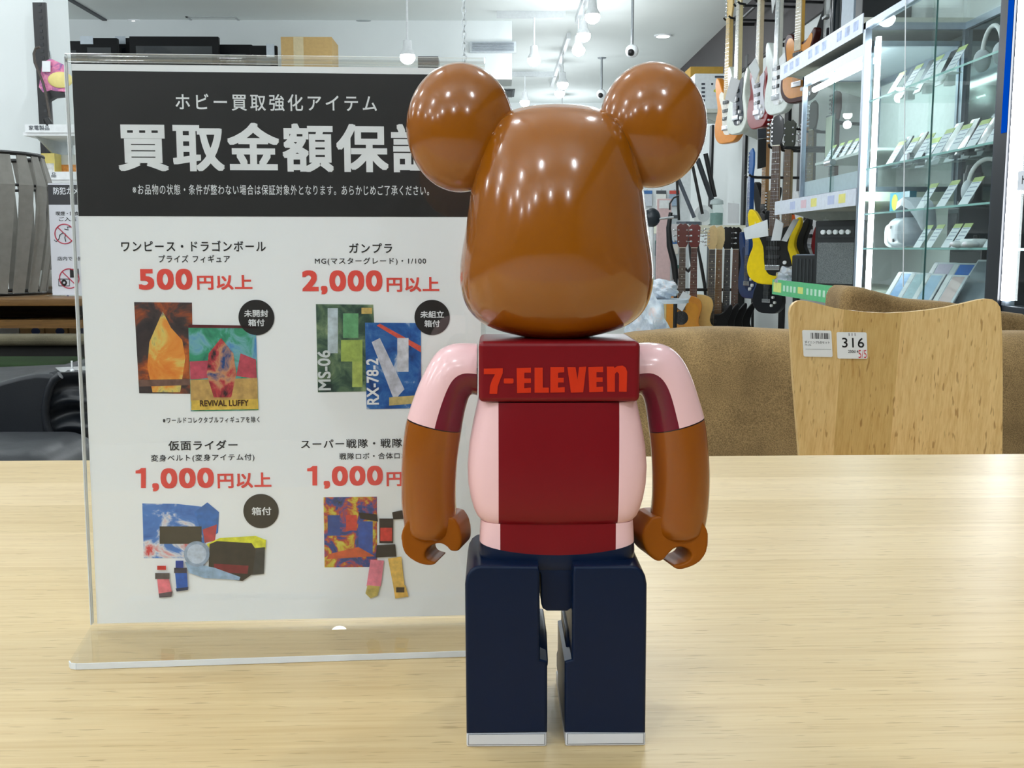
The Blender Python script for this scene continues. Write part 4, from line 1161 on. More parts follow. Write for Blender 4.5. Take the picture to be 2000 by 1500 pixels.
# hanging package, white card and cable on the upright
hp = thing('snack_package', 'pink and yellow blister package hanging at the black upright', 'package', PY(100, 150, UD - 0.10))
TH = at(hp)
pts = [TH @ PY(x, y, UD - 0.10) for x, y in [(82, 122), (98, 114), (128, 128), (130, 180), (100, 178), (88, 186), (75, 170)]]
MB().prism(pts, (0, 0.03, 0), bev=0.004).build('pouch', mottled('pink_print', [(0.35, (130, 90, 150)), (0.5, (214, 120, 160)), (0.62, (226, 150, 180))], 40), hp)
c = TH @ PY(118, 156, UD - 0.103)
MB().ball(c, (0.048, 0.006, 0.030)).build('yellow_blob', M((222, 206, 130), 0.5), hp)
pts = [TH @ PY(x, y, UD - 0.102) for x, y in [(78, 182), (100, 176), (128, 182), (128, 188), (106, 190), (92, 198), (80, 192)]]
MB().prism(pts, (0, 0.03, 0)).build('black_base', BLACK, hp)
MB().tube([TH @ PY(100, 118, UD - 0.09), TH @ PY(97, 100, UD - 0.02)], 0.003, 6).build('hook', CHROME, hp)
wt = MB().prism([PY(x, y, UD - 0.112) for x, y in rect(82, 119, 98, 140)], (0, 0.004, 0)).build('price_card', PAPER, None, smooth=False)
tag(wt, 'small white card in front of the pink package at the upright', 'card')
cb = MB().tube([PY(x, y, UD - 0.125) for x, y in [(78, 92), (70, 94), (66, 105), (68, 122), (76, 142), (84, 162), (90, 185), (94, 210), (98, 232), (100, 246)]], 0.005, 8).build('cable', M((70, 62, 56), 0.5), None)
tag(cb, 'dark looped cable hanging down along the black upright', 'cable')
dv = MB().tube([PY(x, y, PD - 0.44) for x, y in [(90, 232), (95, 242), (100, 252)]], [0.012, 0.016, 0.012], 10).build('cable_plug', BLACK, None)
tag(dv, 'black plug resting over the lettered shelf rail', 'plug')
# monitors, carton on the far high shelf
MDs = 8.8
shz = PY(300, 160, MDs).z
tall = thing('tall_shelf', 'tall white shop shelf that carries the row of monitors behind the sign', 'shelf', (PY(300, 160, MDs).x, MDs, 0))
TT = at(tall)
tx0, tx1 = PY(60, 160, MDs).x, PY(900, 160, MDs).x
MB().box((tx0, MDs - 0.15, shz - 0.03), (tx1, MDs + 0.45, shz), T=TT).build('top_board', WHITE, tall, smooth=False)
MB().box((tx0, MDs + 0.42, 0), (tx1, MDs + 0.45, shz - 0.03), T=TT).build('back_panel', WHITE, tall, smooth=False)
for k in range(5):
    MB().box((tx0, MDs - 0.1, 0.25 + 0.4 * k), (tx1, MDs + 0.42, 0.275 + 0.4 * k), T=TT).build('board', WHITE, tall, smooth=False)
SCR = M((18, 24, 30), 0.12, coat=0.6)
def monitor(x0, x1, y0, D, label, sheet=None):
    a, c = PY(x0, y0, D), PY(x1, y0, D)
    t = thing('monitor', label, 'monitor', ((a.x + c.x) / 2, D, shz + 0.001))
    wd = c.x - a.x; h = a.z - shz
    MB().box((-wd / 2, 0, 0.07), (wd / 2, 0.05, h), bev=0.004).build('casing', M((7, 9, 12), 0.5, spec=0.2), t)
    MB().box((-wd / 2 + 0.05, -0.003, 0.12), (wd / 2 - 0.05, 0.0, h - 0.075)).build('screen', SCR, t, smooth=False)
    sw_ = min(0.13, wd * 0.35)
    MB().box((-sw_, -0.05, 0), (sw_, 0.12, 0.015), bev=0.004).box((-0.03, 0.02, 0.01), (0.03, 0.045, 0.08)).build('stand', BLACK, t)
    if sheet:
        u0, u1, vh = sheet
        MB().box((-wd / 2 + wd * u0, -0.006, h - vh), (-wd / 2 + wd * u1, -0.003, h + 0.012)).build('price_sheet', M((186, 196, 204), 0.6), t, smooth=False)
    return t
monitor(88, 160, 80, 8.95, 'leftmost black monitor of the row on the high shelf behind the sign', (0.1, 0.4, 0.04))
monitor(157, 228, 74, 8.8, 'black monitor second from the left on the high shelf', (0.0, 0.35, 0.05))
monitor(225, 256, 74, 9.02, 'narrow black monitor in the middle of the high shelf row', (0.0, 0.66, 0.05))
monitor(252, 426, 71, 8.65, 'widest black monitor on the high shelf with a blue-grey screen')
monitor(428, 492, 87, 8.85, 'low dark monitor right of the widest one on the high shelf')
monitor(488, 540, 89, 8.75, 'rightmost dark monitor with a white sheet on the high shelf', (0.62, 0.92, 0.09))
a, c = PY(548, 72, 8.7), PY(648, 72, 8.7)
ct = thing('carton', 'tan cardboard carton sealed with clear tape on the high shelf', 'carton', (a.x, 8.7, shz + 0.001))
hh = a.z - shz
MB().box((0, 0, 0), (c.x - a.x, 0.35, hh), bev=0.004).build('box', CARDBOARD, ct)
MB().box((0.10, -0.002, 0.0), (0.18, 0, hh)).build('tape', M((206, 190, 150), 0.25), ct, smooth=False)
t_ = MB().box((PY(816, 112, 8.7).x, 8.7, shz), (PY(856, 112, 8.7).x, 8.9, PY(816, 110, 8.7).z), bev=0.003).build('small_device', BLACK)
tag(t_, 'small black device just showing above the acrylic stand, right of the spotlight', 'device')
# hanging white plastic chain
chD = 2.2
cp = PY(906, 60, chD)
zlow_ = PY(906, 126, chD + 0).z
ch_ = thing('plastic_chain', 'white plastic chain hanging from the ceiling behind the acrylic stand', 'chain', (cp.x, chD, HC))
mb = MB(); z = -0.004; k = 0
while HC + z > zlow_ - 0.25:
    pts = []
    for q in range(16):
        a = 2 * math.pi * q / 16; x_, z_ = 0.0036 * math.cos(a), 0.0075 * math.sin(a)
        pts.append((x_ if k % 2 == 0 else 0.25 * x_, 0.25 * x_ if k % 2 == 0 else x_, z - 0.0065 + z_))
    mb.tube(pts, 0.0013, 6, closed=True); z -= 0.0115; k += 1
mb.build('links', M((222, 230, 234), 0.4), ch_)
MB().cyl((0, 0, HC * 0 + z - 0.006), (0, 0, z + 0.012), 0.006, n=10).build('end_hook', WHITE, ch_)

# ================================================================== RIGHT: SHELVES AND GLASS CABINETS
XF = 1.60
def Dx(px, X=XF, z=None):
    """depth at which the line (X, ., z) crosses image column px"""
    z = CAM.z if z is None else z
    lo, hi = 1.0, 30.0
    for _ in range(50):
        m = (lo + hi) / 2
        p = Vector((X, m, z)) - CAM
        r = p.x * math.cos(YAW) - p.y * math.sin(YAW); f = p.x * math.sin(YAW) + p.y * math.cos(YAW)
        d = f * math.cos(PITCH) - p.z * math.sin(PITCH)
        if 1000 + FPX * r / d > px: lo = m
        else: hi = m
    return (lo + hi) / 2
def price_card_proto():
    m, t, b = new_mat('card_print')
    tc = t.new('ShaderNodeTexCoord'); sp = t.new('ShaderNodeSeparateXYZ'); t.link(tc.outputs['Object'], sp.inputs[0])
    z = sp.outputs[2]; y = sp.outputs[1]
    stripe = t.math('LESS_THAN', t.math('FRACT', t.math('MULTIPLY', z, 52.0)), 0.28)
    inside = t.math('MULTIPLY', t.math('GREATER_THAN', z, 0.03), t.math('LESS_THAN', t.math('ABSOLUTE', y), 0.033))
    c = t.mix(t.math('MULTIPLY', t.math('MULTIPLY', stripe, inside), 0.7), lin((226, 234, 242)), lin((92, 116, 150)))
    top = t.math('GREATER_THAN', z, 0.103)
    c = t.mix(top, c, lin((176, 196, 120)))
    t.link(c, b.inputs['Base Color']); b.inputs['Roughness'].default_value = 0.6
    return m
CARDM = price_card_proto()
cpro = thing('price_card', 'white price card', 'price card', (0, 0, 0), 'price cards in the glass cabinets')
T_ = Matrix.Rotation(math.radians(30), 4, 'Y')
cw = MB().box((-0.001, -0.042, 0.0), (0.001, 0.042, 0.125)).build('card', CARDM, cpro, smooth=False)
cw.rotation_euler = (0, math.radians(30), 0)
ft = MB().box((0.0, -0.03, 0.0), (0.05, 0.03, 0.002)).build('foot', M((206, 216, 220), 0.4), cpro, smooth=False)
ncard = 0
def card(x, Y, z, label, s=1.0):
    global ncard
    r = cpro if ncard == 0 else dup(cpro, (0, 0, 0), label)
    ncard += 1
    r.location = (x, Y, z); r['label'] = label; r.scale = (s, s, s)
    if 'group' in r: del r['group']
    return r

def cabinet(name, label, y0, y1, ztop, shelves, seams, led=True, zbase=0.62, depth=0.46):
    t = thing(name, label, 'display cabinet', (XF, y0, 0))
    T = at(t); x1 = XF + depth; e = 0.028
    MB().box((XF, y0, 0.0), (x1, y1, zbase), bev=0.004, T=T).build('base', DARKMETAL, t)
    for xx in (XF, x1 - e):
        for yy in (y0, y1 - e):
            MB().box((xx, yy, zbase), (xx + e, yy + e, ztop), T=T).build('post', ALU if yy > y0 else DARKMETAL, t, smooth=False)
    mb = MB()
    for xx in (XF, x1 - e): mb.box((xx, y0, ztop - e), (xx + e, y1, ztop), T=T)
    for yy in (y0, y1 - e): mb.box((XF, yy, ztop - e), (x1, yy + e, ztop), T=T)
    mb.build('top_frame', ALU, t, smooth=False)
    MB().box((XF + e, y0 + e, ztop - 0.012), (x1 - e, y1 - e, ztop - 0.006), T=T).build('top_pane', GLASS, t, smooth=False)
    MB().box((x1 - 0.012, y0 + e, zbase), (x1 - 0.006, y1 - e, ztop - e), T=T).build('back_mirror', M((74, 86, 84), 0.08, 0.9, var=0.02), t, smooth=False)
    ys_ = [y0 + e] + seams + [y1 - e]
    for k in range(len(ys_) - 1):
        MB().box((XF + 0.006 + 0.004 * (k % 2), ys_[k] + (-0.03 if k else 0), zbase), (XF + 0.010 + 0.004 * (k % 2), ys_[k + 1], ztop - e), T=T).build('glass_door', GLASS, t, smooth=False)
        if k: MB().box((XF + 0.0055, ys_[k] - 0.031, zbase), (XF + 0.0115, ys_[k] - 0.029, ztop - e), T=T).build('glass_edge', M((40, 96, 92), 0.2), t, smooth=False)
    for yy in (y1 - 0.012,):
        MB().box((XF + e, yy, zbase), (x1 - e, yy + 0.005, ztop - e), T=T).build('side_pane', GLASS, t, smooth=False)
    for z in shelves:
        sh = MB().box((XF + 0.03, y0 + 0.012, z - 0.007), (x1 - 0.02, y1 - 0.014, z), T=T).build('shelf', GLASS, t, smooth=False)
        MB().box((XF + 0.0295, y0 + 0.012, z - 0.0072), (XF + 0.0305, y1 - 0.014, z + 0.0002), T=T).build('shelf_edge', M((150, 200, 196), 0.2), sh, smooth=False)
    return t, T
ya0, ya1 = Dx(1936), Dx(1669)
zA = PX(1685, 47, XF).z
shA = [PX(1800, 157, XF + 0.03).z, PX(1800, 306, XF + 0.03).z, PX(1850, 402, XF + 0.03).z, PX(1850, 484, XF + 0.03).z]
zAb = PX(1800, 596, XF + 0.03).z
caseA, TAa = cabinet('glass_cabinet', 'tall glass display cabinet full of price cards right of the guitars', ya0, ya1, zA, shA, [Dx(1797)], zbase=zAb)
led = MB().box((XF + 0.034, ya1 - 0.085, zAb + 0.02), (XF + 0.05, ya1 - 0.06, PX(1700, 78, XF + 0.03).z), T=TAa).build('led_tube', LED, caseA, smooth=False)
MB().cyl(TAa @ PX(1764, 560, XF - 0.003), TAa @ PX(1769, -20, XF - 0.003), 0.0022, n=8).build('door_cable', WHITE, caseA)
lk = PX(1780, 305, XF)
MB().cyl(TAa @ (lk + Vector((-0.012, 0, 0))), TAa @ (lk + Vector((0.006, 0, 0))), 0.014, n=14).build('lock', CHROME, caseA)
# wide dark end post with its blue light, and the next cabinet
yb1 = ya0 - 0.002
endp = thing('cabinet_post', 'dark post with a blue light edge between the two glass cabinets', 'post', (XF, Dx(1960), 0))
TE = at(endp)
MB().box((XF - 0.01, Dx(1960), 0), (XF + 0.46, yb1, 2.4), T=TE).build('post', M((8, 12, 22), 0.3), endp, smooth=False)
MB().box((XF - 0.012, Dx(1959), PX(1965, 260, XF).z), (XF - 0.010, Dx(1949), 2.4), T=TE).build('blue_light', emission('blue_led', (0.0, 0.10, 0.75), 0.4), endp, smooth=False)
yB1, yB0 = Dx(1961), 2.3
caseB, TBb = cabinet('glass_cabinet', 'second glass cabinet cut by the right edge of the photo', yB0, yB1 - 0.003, 2.35, [PX(1990, 225, XF).z, PX(1990, 372, XF).z, PX(1990, 485, XF).z], [2.75], zbase=PX(1990, 600, XF).z)
MB().box((XF - 0.004, yB1 - 0.040, PX(1990, 590, XF).z), (XF + 0.012, yB1 - 0.006, 2.33), T=TBb).build('led_tube', LED, caseB, smooth=False)
sg = thing('shelf_sign', 'small white sign with black lettering at the right edge of the photo', 'sign', PX(1986, 372, XF - 0.02))
Tg = at(sg)
w0, w1 = PX(1984, 372, XF - 0.02), PX(2040, 372, XF - 0.02)
Ug = Vector((0, -1, 0)); Vg = Vector((0, 0, 1)); gh = PX(1986, 335, XF - 0.02).z - PX(1986, 372, XF - 0.02).z
MB().box((0, -0.17, 0), (0.003, 0, gh), bev=0.001).build('plate', M((224, 230, 240), 0.5), sg, smooth=False)
letter(MB(), 'トレカ', Vector((-0.0005, -0.028, 0)), Ug, Vg, (0, 0.12, gh * 0.3, gh * 0.75), 0.01).build('lettering', INK, sg, smooth=False)
MB().box((0.003, -0.12, 0.01), (0.022, -0.05, 0.02)).build('clip', ALU, sg, smooth=False)
# cards in cabinet A
rows = [(shA[0], [1736, 1768, 1806, 1850], 'top shelf'), (shA[1], [1735, 1762, 1790, 1826, 1858, 1893, 1932], 'second shelf'), (shA[2], [1796, 1836, 1880], 'third shelf'), (shA[3], [1790, 1812, 1845, 1864, 1928], 'fourth shelf')]
ordn = ['first', 'second', 'third', 'fourth', 'fifth', 'sixth', 'seventh', 'eighth', 'ninth', 'tenth']
for z, xs, nm in rows:
    for i, x in enumerate(xs):
        card(XF + 0.06, Dx(x, XF + 0.06, z), z + 0.001, 'white price card on the %s of the tall glass cabinet, %s from the left' % (nm, ordn[i]), 0.9 if nm != 'fourth shelf' else 0.8)
for i, x in enumerate([1795, 1822, 1852, 1880, 1905]):
    card(XF + 0.24, Dx(x, XF + 0.24, shA[1]), shA[1] + 0.001, 'white price card in the back row of the second cabinet shelf, %s from the left' % ordn[i], 1.15)
# gadgets in cabinet A
def gadget(name, label, cat, x, z, X, build, rz=0.0):
    t = thing(name, label, cat, (X, Dx(x, X, z), z + 0.001), rz=rz); build(t); return t
def phone(col):
    def f(t):
        b_ = MB().box((-0.004, -0.037, 0), (0.004, 0.037, 0.15), bev=0.004).build('body', M(col, 0.2, coat=0.5), t); b_.rotation_euler = (0, math.radians(25), 0)
        c_ = MB().box((0.03, -0.02, 0), (0.06, 0.02, 0.05)).build('stand', M((60, 64, 70), 0.4), t)
    return f
for i, (x, col) in enumerate([(1756, (24, 26, 30)), (1790, (40, 44, 50)), (1832, (20, 22, 26))]):
    gadget('phone', 'dark phone on the top cabinet shelf behind price cards, %s from the left' % ordn[i], 'phone', x, shA[0], XF + 0.15, phone(col))
for i, (x, col) in enumerate([(1748, (60, 70, 80)), (1775, (30, 34, 38)), (1842, (36, 40, 46)), (1872, (28, 30, 36)), (1912, (44, 50, 58))]):
    gadget('phone', 'dark phone between cards on the second cabinet shelf, %s from the left' % ordn[i], 'phone', x, shA[1], XF + 0.15, phone(col))
def headphones(t):
    MB().tube([(0, 0.075 * math.cos(a), 0.07 + 0.09 * math.sin(a)) for a in [math.pi * k / 18 for k in range(19)]], 0.008, 10).build('headband', WHITE, t)
    for s_ in (-1, 1):
        MB().ball((0, 0.075 * s_, 0.05), (0.032, 0.018, 0.042)).build('ear_cup', M((212, 220, 228), 0.35), t)
gadget('headphones', 'white headphones at the right end of the top cabinet shelf', 'headphones', 1935, shA[0], XF + 0.2, headphones)
gadget('headphones', 'white headphones at the right end of the third cabinet shelf', 'headphones', 1925, shA[2], XF + 0.14, headphones, 0.5)
def camera_tower(t):
    MB().cyl((0, 0, 0), (0, 0, 0.02), 0.05, n=24).cyl((0, 0, 0.02), (0, 0, 0.12), 0.034, n=24).build('body', M((52, 58, 62), 0.35), t)
    MB().cyl((0, 0, 0.12), (0, 0, 0.15), 0.03, 0.024, n=24).build('cap', BLACK, t)
gadget('speaker_cylinder', 'dark cylinder speaker on the third cabinet shelf near its right end', 'speaker', 1898, shA[2], XF + 0.16, camera_tower)
def vr(t):
    MB().box((-0.05, 0.02, 0.0), (0.05, 0.10, 0.105), bev=0.03, seg=5).build('visor_front', M((236, 240, 246), 0.35), t, angle=80)
    MB().box((-0.06, -0.13, 0.006), (0.06, 0.045, 0.125), bev=0.04, seg=6).build('visor_body', M((206, 214, 226), 0.35), t, angle=80)
    pts = [(0.0, 0.0, 0.12), (0.0, -0.04, 0.17), (0.0, -0.11, 0.185), (0.0, -0.18, 0.165), (0.0, -0.24, 0.12), (0.0, -0.27, 0.08)]
    mb = MB(); rings = []
    for i, p in enumerate(pts):
        w_ = [0.03, 0.05, 0.055, 0.05, 0.04, 0.03][i]
        rings.append([Vector((-w_, p[1], p[2] - 0.012)), Vector((w_, p[1], p[2] - 0.012)), Vector((w_ * 0.9, p[1], p[2] + 0.02)), Vector((-w_ * 0.9, p[1], p[2] + 0.02))])
    mb.loft(rings).build('head_strap', M((206, 214, 226), 0.4), t, angle=70)
    for s_, z in ((-1, 0.085), (-1, 0.03)):
        MB().cyl((-0.0615, -0.02 - 0.03 * (z < 0.05), z), (-0.055, -0.02 - 0.03 * (z < 0.05), z), 0.007, n=12).build('sensor', BLACK, t)
gadget('vr_headset', 'white virtual reality headset with a raised strap on the fourth cabinet shelf', 'headset', 1762, shA[3], XF + 0.13, vr)
def console(t):
    MB().box((-0.06, -0.05, 0), (0.06, 0.05, 0.15), bev=0.006).build('body', M((64, 72, 78), 0.3), t)
    MB().box((-0.062, -0.04, 0.02), (-0.06, 0.04, 0.13)).build('front_panel', M((30, 34, 38), 0.2), t, smooth=False)
gadget('game_console', 'dark upright console on the fourth cabinet shelf', 'console', 1888, shA[3], XF + 0.22, console)
def controller(t):
    MB().box((-0.03, -0.06, 0), (0.03, 0.06, 0.03), bev=0.012, seg=4).ball((-0.03, -0.05, 0.012), (0.03, 0.02, 0.012)).ball((-0.03, 0.05, 0.012), (0.03, 0.02, 0.012)).build('body', M((226, 232, 236), 0.4), t, angle=80)
    MB().cyl((0, -0.025, 0.03), (0, -0.025, 0.042), 0.01, n=12).build('stick', BLACK, t)
gadget('controller', 'white game controller lying on the fourth cabinet shelf', 'controller', 1900, shA[3], XF + 0.06, controller)
def tablet(col, wd=0.1, ht=0.14, lab=True):
    def f(t):
        b_ = MB().box((-0.004, -wd / 2, 0), (0.004, wd / 2, ht), bev=0.003).build('body', M((216, 224, 232), 0.3), t)
        MB().box((-0.0045, -wd / 2 + 0.012, 0.012), (-0.004, wd / 2 - (0.03 if lab else 0.01), ht - 0.01)).build('screen', M(col, 0.25), b_, smooth=False)
        if lab: MB().box((-0.0055, wd / 2 - 0.026, -0.002), (-0.0046, wd / 2 - 0.002, ht * 0.95)).build('price_strip', M((236, 240, 244), 0.6), b_, smooth=False)
        b_.rotation_euler = (0, math.radians(36), 0)
        MB().box((0.058, -0.03, 0), (0.066, 0.03, ht * 0.45)).build('stand', M((150, 160, 168), 0.4), t, smooth=False)
    return f
for x, X, z, col, nm in [(1742, XF + .06, zAb, (150, 190, 236), 'leftmost light blue one in front'), (1768, XF + .06, zAb, (186, 214, 224), 'pale grey-blue one second in front'), (1797, XF + .06, zAb, (176, 208, 238), 'sky blue one third in front'), (1838, XF + .06, zAb, (226, 204, 204), 'pale pink one in front')]:
    gadget('tablet', 'tablet at the bottom of the tall cabinet, %s' % nm, 'tablet', x, z, X + 0.02, tablet(col), 0.4)
for x, X, col, nm in [(1806, XF + .17, (212, 204, 226), 'lilac one in the back row'), (1846, XF + .17, (60, 128, 226), 'bright blue one in the back row')]:
    gadget('tablet', 'tablet at the bottom of the tall cabinet, %s' % nm, 'tablet', x, zAb, X + 0.04, tablet(col, 0.12, 0.19), 0.4)
gadget('laptop', 'large grey laptop lid leaning at the bottom right of the tall cabinet', 'laptop', 1892, zAb, XF + 0.16, tablet((136, 148, 158), 0.2, 0.21, False), 0.3)

# shelves left of the cabinet
def rail_shelf(name, label, ya, yb, ztop_, hgt, depth, railm, deco=None):
    t = thing(name, label, 'shelf', (XF, ya, ztop_))
    MB().box((0, 0, -hgt * 0.55), (depth, yb - ya, 0)).build('board', M((206, 208, 196), 0.6), t, smooth=False)
    MB().box((-0.004, -0.002, -hgt * 0.8), (0, yb - ya + 0.002, hgt * 0.2)).build('rail', railm, t, smooth=False)
    MB().prism([(0.05, yb - ya - 0.03, -hgt * 0.55), (depth, yb - ya - 0.03, -hgt * 0.55), (depth, yb - ya - 0.03, -hgt * 0.55 - 0.13)], (0, 0.008, 0)).build('bracket', M((206, 210, 206), 0.5), t, smooth=False)
    if deco: deco(t, yb - ya, hgt)
    return t
sy0, sy1 = ya1 + 0.004, Dx(1525, XF, PX(1525, 148, XF).z)
zu1 = PX(1600, 108, XF).z; zu0 = PX(1600, 83, XF).z
def patch(t, L, h, u0, u1, v0, v1, m):
    MB().box((-0.0046, L * u0, h * v0), (-0.004, L * u1, h * v1)).build('printed_patch', m, t, smooth=False)
def deco_blue(t, L, h):
    for k in range(11):
        if k not in (3, 7): patch(t, L, h, 0.04 + 0.085 * k, 0.09 + 0.085 * k, -0.5, 0.0, M((176, 192, 226), 0.6, var=0.3, scale=30))
shU = rail_shelf('wall_shelf', 'upper white shelf with pale price rail, left of the tall glass cabinet', sy0, sy1, zu0 - 0.012, zu0 - zu1 + 0.02, 0.50, M((216, 224, 236), 0.5), deco_blue)
zm_ = PX(1600, 386, XF).z
def deco_mid(t, L, h):
    mats = [M((232, 226, 130), 0.6), M((186, 198, 230), 0.6), M((226, 196, 206), 0.6)]
    for u, mi in ((0.1, 0), (0.22, 1), (0.42, 0), (0.55, 2), (0.7, 1)): patch(t, L, h, u, u + 0.07, -0.55, 0.0, mats[mi])
shM = rail_shelf('wall_shelf', 'middle white shelf carrying the small glass case', sy0, Dx(1515, XF, zm_), zm_, 0.075, 0.50, M((216, 224, 236), 0.5), deco_mid)
zg_ = PX(1600, 562, XF).z
def deco_green(t, L, h):
    yl, pl_ = M((226, 232, 130), 0.6), M((200, 236, 212), 0.6)
    patch(t, L, h, 0.86, 0.98, -0.62, 0.02, yl); patch(t, L, h, 0.55, 0.62, -0.5, -0.1, yl)
    for k in range(9): patch(t, L, h, 0.08 + 0.05 * k, 0.105 + 0.05 * k, -0.5, -0.12, pl_)
    for k in range(4): patch(t, L, h, 0.65 + 0.05 * k, 0.68 + 0.05 * k, -0.5, -0.12, pl_)
shG = rail_shelf('wall_shelf', 'lower shelf with the green price rail carrying two amplifiers', sy0, Dx(1510, XF, zg_), zg_, 0.085, 0.50, M((92, 196, 132), 0.5), deco_green)
# small glass case on the middle shelf
cy0_, cy1_ = sy0 + 0.004, Dx(1560, XF + 0.03, zm_)
zc1 = PX(1620, 123, XF + 0.03).z
sc = thing('glass_case', 'small glass case with a light tube on the middle white shelf', 'display case', (XF + 0.03, cy0_, zm_ + 0.001))
L_, Hc_, Dp = cy1_ - cy0_, zc1 - zm_, 0.42
e = 0.022
mb = MB()
for xx in (0, Dp - e):
    for yy in (0, L_ - e): mb.box((xx, yy, 0), (xx + e, yy + e, Hc_))
for xx in (0, Dp - e):
    for zz in (0, Hc_ - 0.05): mb.box((xx, 0, zz), (xx + e, L_, zz + (0.05 if zz else e)))
for yy in (0, L_ - e):
    for zz in (0, Hc_ - e): mb.box((0, yy, zz), (Dp, yy + e, zz + e))
mb.build('frame', ALU, sc, smooth=False)
MB().box((e, 0.01, Hc_ - 0.02), (Dp, L_ - 0.01, Hc_ - 0.01)).build('top_panel', M((170, 180, 188), 0.5), sc, smooth=False)
MB().box((Dp - 0.01, 0.01, 0.02), (Dp - 0.004, L_ - 0.01, Hc_ - 0.03)).build('back_panel', M((206, 214, 212), 0.5), sc, smooth=False)
MB().box((0.008, 0.02, 0.02), (0.012, L_ * 0.5, Hc_ - 0.05)).build('glass_door', GLASS, sc, smooth=False)
MB().box((0.013, L_ * 0.47, 0.02), (0.017, L_ - 0.02, Hc_ - 0.05)).build('glass_door', GLASS, sc, smooth=False)
MB().box((0.0075, L_ * 0.498, 0.02), (0.0125, L_ * 0.502, Hc_ - 0.05)).build('glass_edge', M((30, 84, 84), 0.2), sc, smooth=False)
MB().box((0.03, L_ - 0.012, 0.02), (Dp - 0.03, L_ - 0.008, Hc_ - 0.03)).build('side_pane', GLASS, sc, smooth=False)
MB().box((0.03, 0.05, Hc_ - 0.085), (0.055, L_ - 0.06, Hc_ - 0.06), bev=0.008).build('led_tube', LED, sc)
zsh_ = PX(1640, 304, XF + 0.06).z - sc.location.z
MB().box((0.05, 0.02, zsh_ - 0.012), (Dp - 0.01, L_ - 0.1, zsh_)).build('shelf', M((216, 224, 222), 0.4), sc, smooth=False)
MB().box((0.02, 0.03, 0.022), (0.04, L_ - 0.03, 0.10)).build('lower_board', M((196, 206, 218), 0.5), sc, smooth=False)
MB().cyl((-0.006, L_ * 0.42, 0.16), (-0.006, L_ * 0.52, 0.16), 0.016, n=12).build('lock', CHROME, sc)
for i, x in enumerate([1612, 1627, 1642, 1656, 1669]):
    card(XF + 0.10, Dx(x, XF + 0.10, sc.location.z + zsh_), sc.location.z + zsh_ + 0.001, 'white price card on the shelf of the small glass case, %s from the left' % ordn[i], 0.75)
fp = thing('framed_sheet', 'slanted framed sheet inside the small glass case at its left', 'frame', (XF + 0.28, Dx(1612, XF + 0.28), sc.location.z + zsh_ + 0.06))
MB().box((0, -0.08, 0), (0.006, 0.08, 0.24), bev=0.002).build('frame', M((60, 70, 74), 0.4), fp)
MB().box((-0.001, -0.07, 0.01), (0, 0.07, 0.23)).build('sheet', M((190, 200, 180), 0.6), fp, smooth=False)
gadget('phone', 'dark phone leaning in the lower part of the small glass case', 'phone', 1662, sc.location.z + 0.024, XF + 0.12, phone((30, 34, 40)))
# goods on the green shelf
def amp(x, X, w_, d_, h, label, front, rz):
    t = thing('amplifier', label, 'amplifier', (X, Dx(x, X, zg_), zg_ + 0.001), rz=rz)
    MB().box((-d_ / 2, -w_ / 2, 0), (d_ / 2, w_ / 2, h), bev=0.008).build('cabinet', M((26, 30, 32), 0.6), t)
    return t
a1 = amp(1594, XF + 0.14, 0.22, 0.16, 0.155, 'low black amplifier with a ribbed front on the green-railed shelf', None, 0.9)
mb = MB()
for k in range(9): mb.box((-0.0835, -0.09 + 0.0205 * k, 0.012), (-0.080, -0.083 + 0.0205 * k, 0.135))
mb.build('ribbed_front', M((44, 50, 52), 0.5), a1, smooth=False)
MB().box((-0.07, -0.09, 0.155), (0.0, 0.09, 0.160)).build('control_panel', ALU, a1, smooth=False)
a2 = amp(1645, XF + 0.17, 0.24, 0.16, 0.33, 'tall black amplifier with a grey speaker grille beside the cabinet', None, 0.75)
MB().box((-0.084, -0.10, 0.015), (-0.080, 0.10, 0.22)).build('grille', mottled('grille_cloth', [(0.4, (70, 76, 78)), (0.6, (120, 126, 126))], 400), a2, smooth=False)
MB().box((-0.084, -0.10, 0.245), (-0.080, 0.10, 0.30)).build('control_panel', M((40, 44, 46), 0.4), a2, smooth=False)
for k in range(5): MB().cyl((-0.098, -0.07 + 0.034 * k, 0.272), (-0.082, -0.07 + 0.034 * k, 0.272), 0.012, n=12).build('knob', M((216, 222, 224), 0.35), a2)
mb = MB()
b = bmesh.new(); bmesh.ops.create_icosphere(b, subdivisions=4, radius=1.0)
rnd = np.random.RandomState(5)
for v in b.verts:
    k = 1 + 0.10 * math.sin(v.co.x * 9 + 1) * math.sin(v.co.y * 8) + 0.08 * math.sin(v.co.z * 14 + v.co.x * 6)
    v.co = Vector((v.co.x * 0.12 * k, v.co.y * 0.17 * k, max(0, v.co.z) * 0.10 * k))
t_ = MB().bm(b, 0, Matrix.Translation((XF + 0.12, Dx(1556, XF + 0.12, zg_), zg_ + 0.001))).build('bubble_wrap', M((186, 194, 204), 0.15, 0.3), None, angle=30)
tag(t_, 'crumpled bubble-wrapped parcel at the left end of the green-railed shelf', 'parcel')
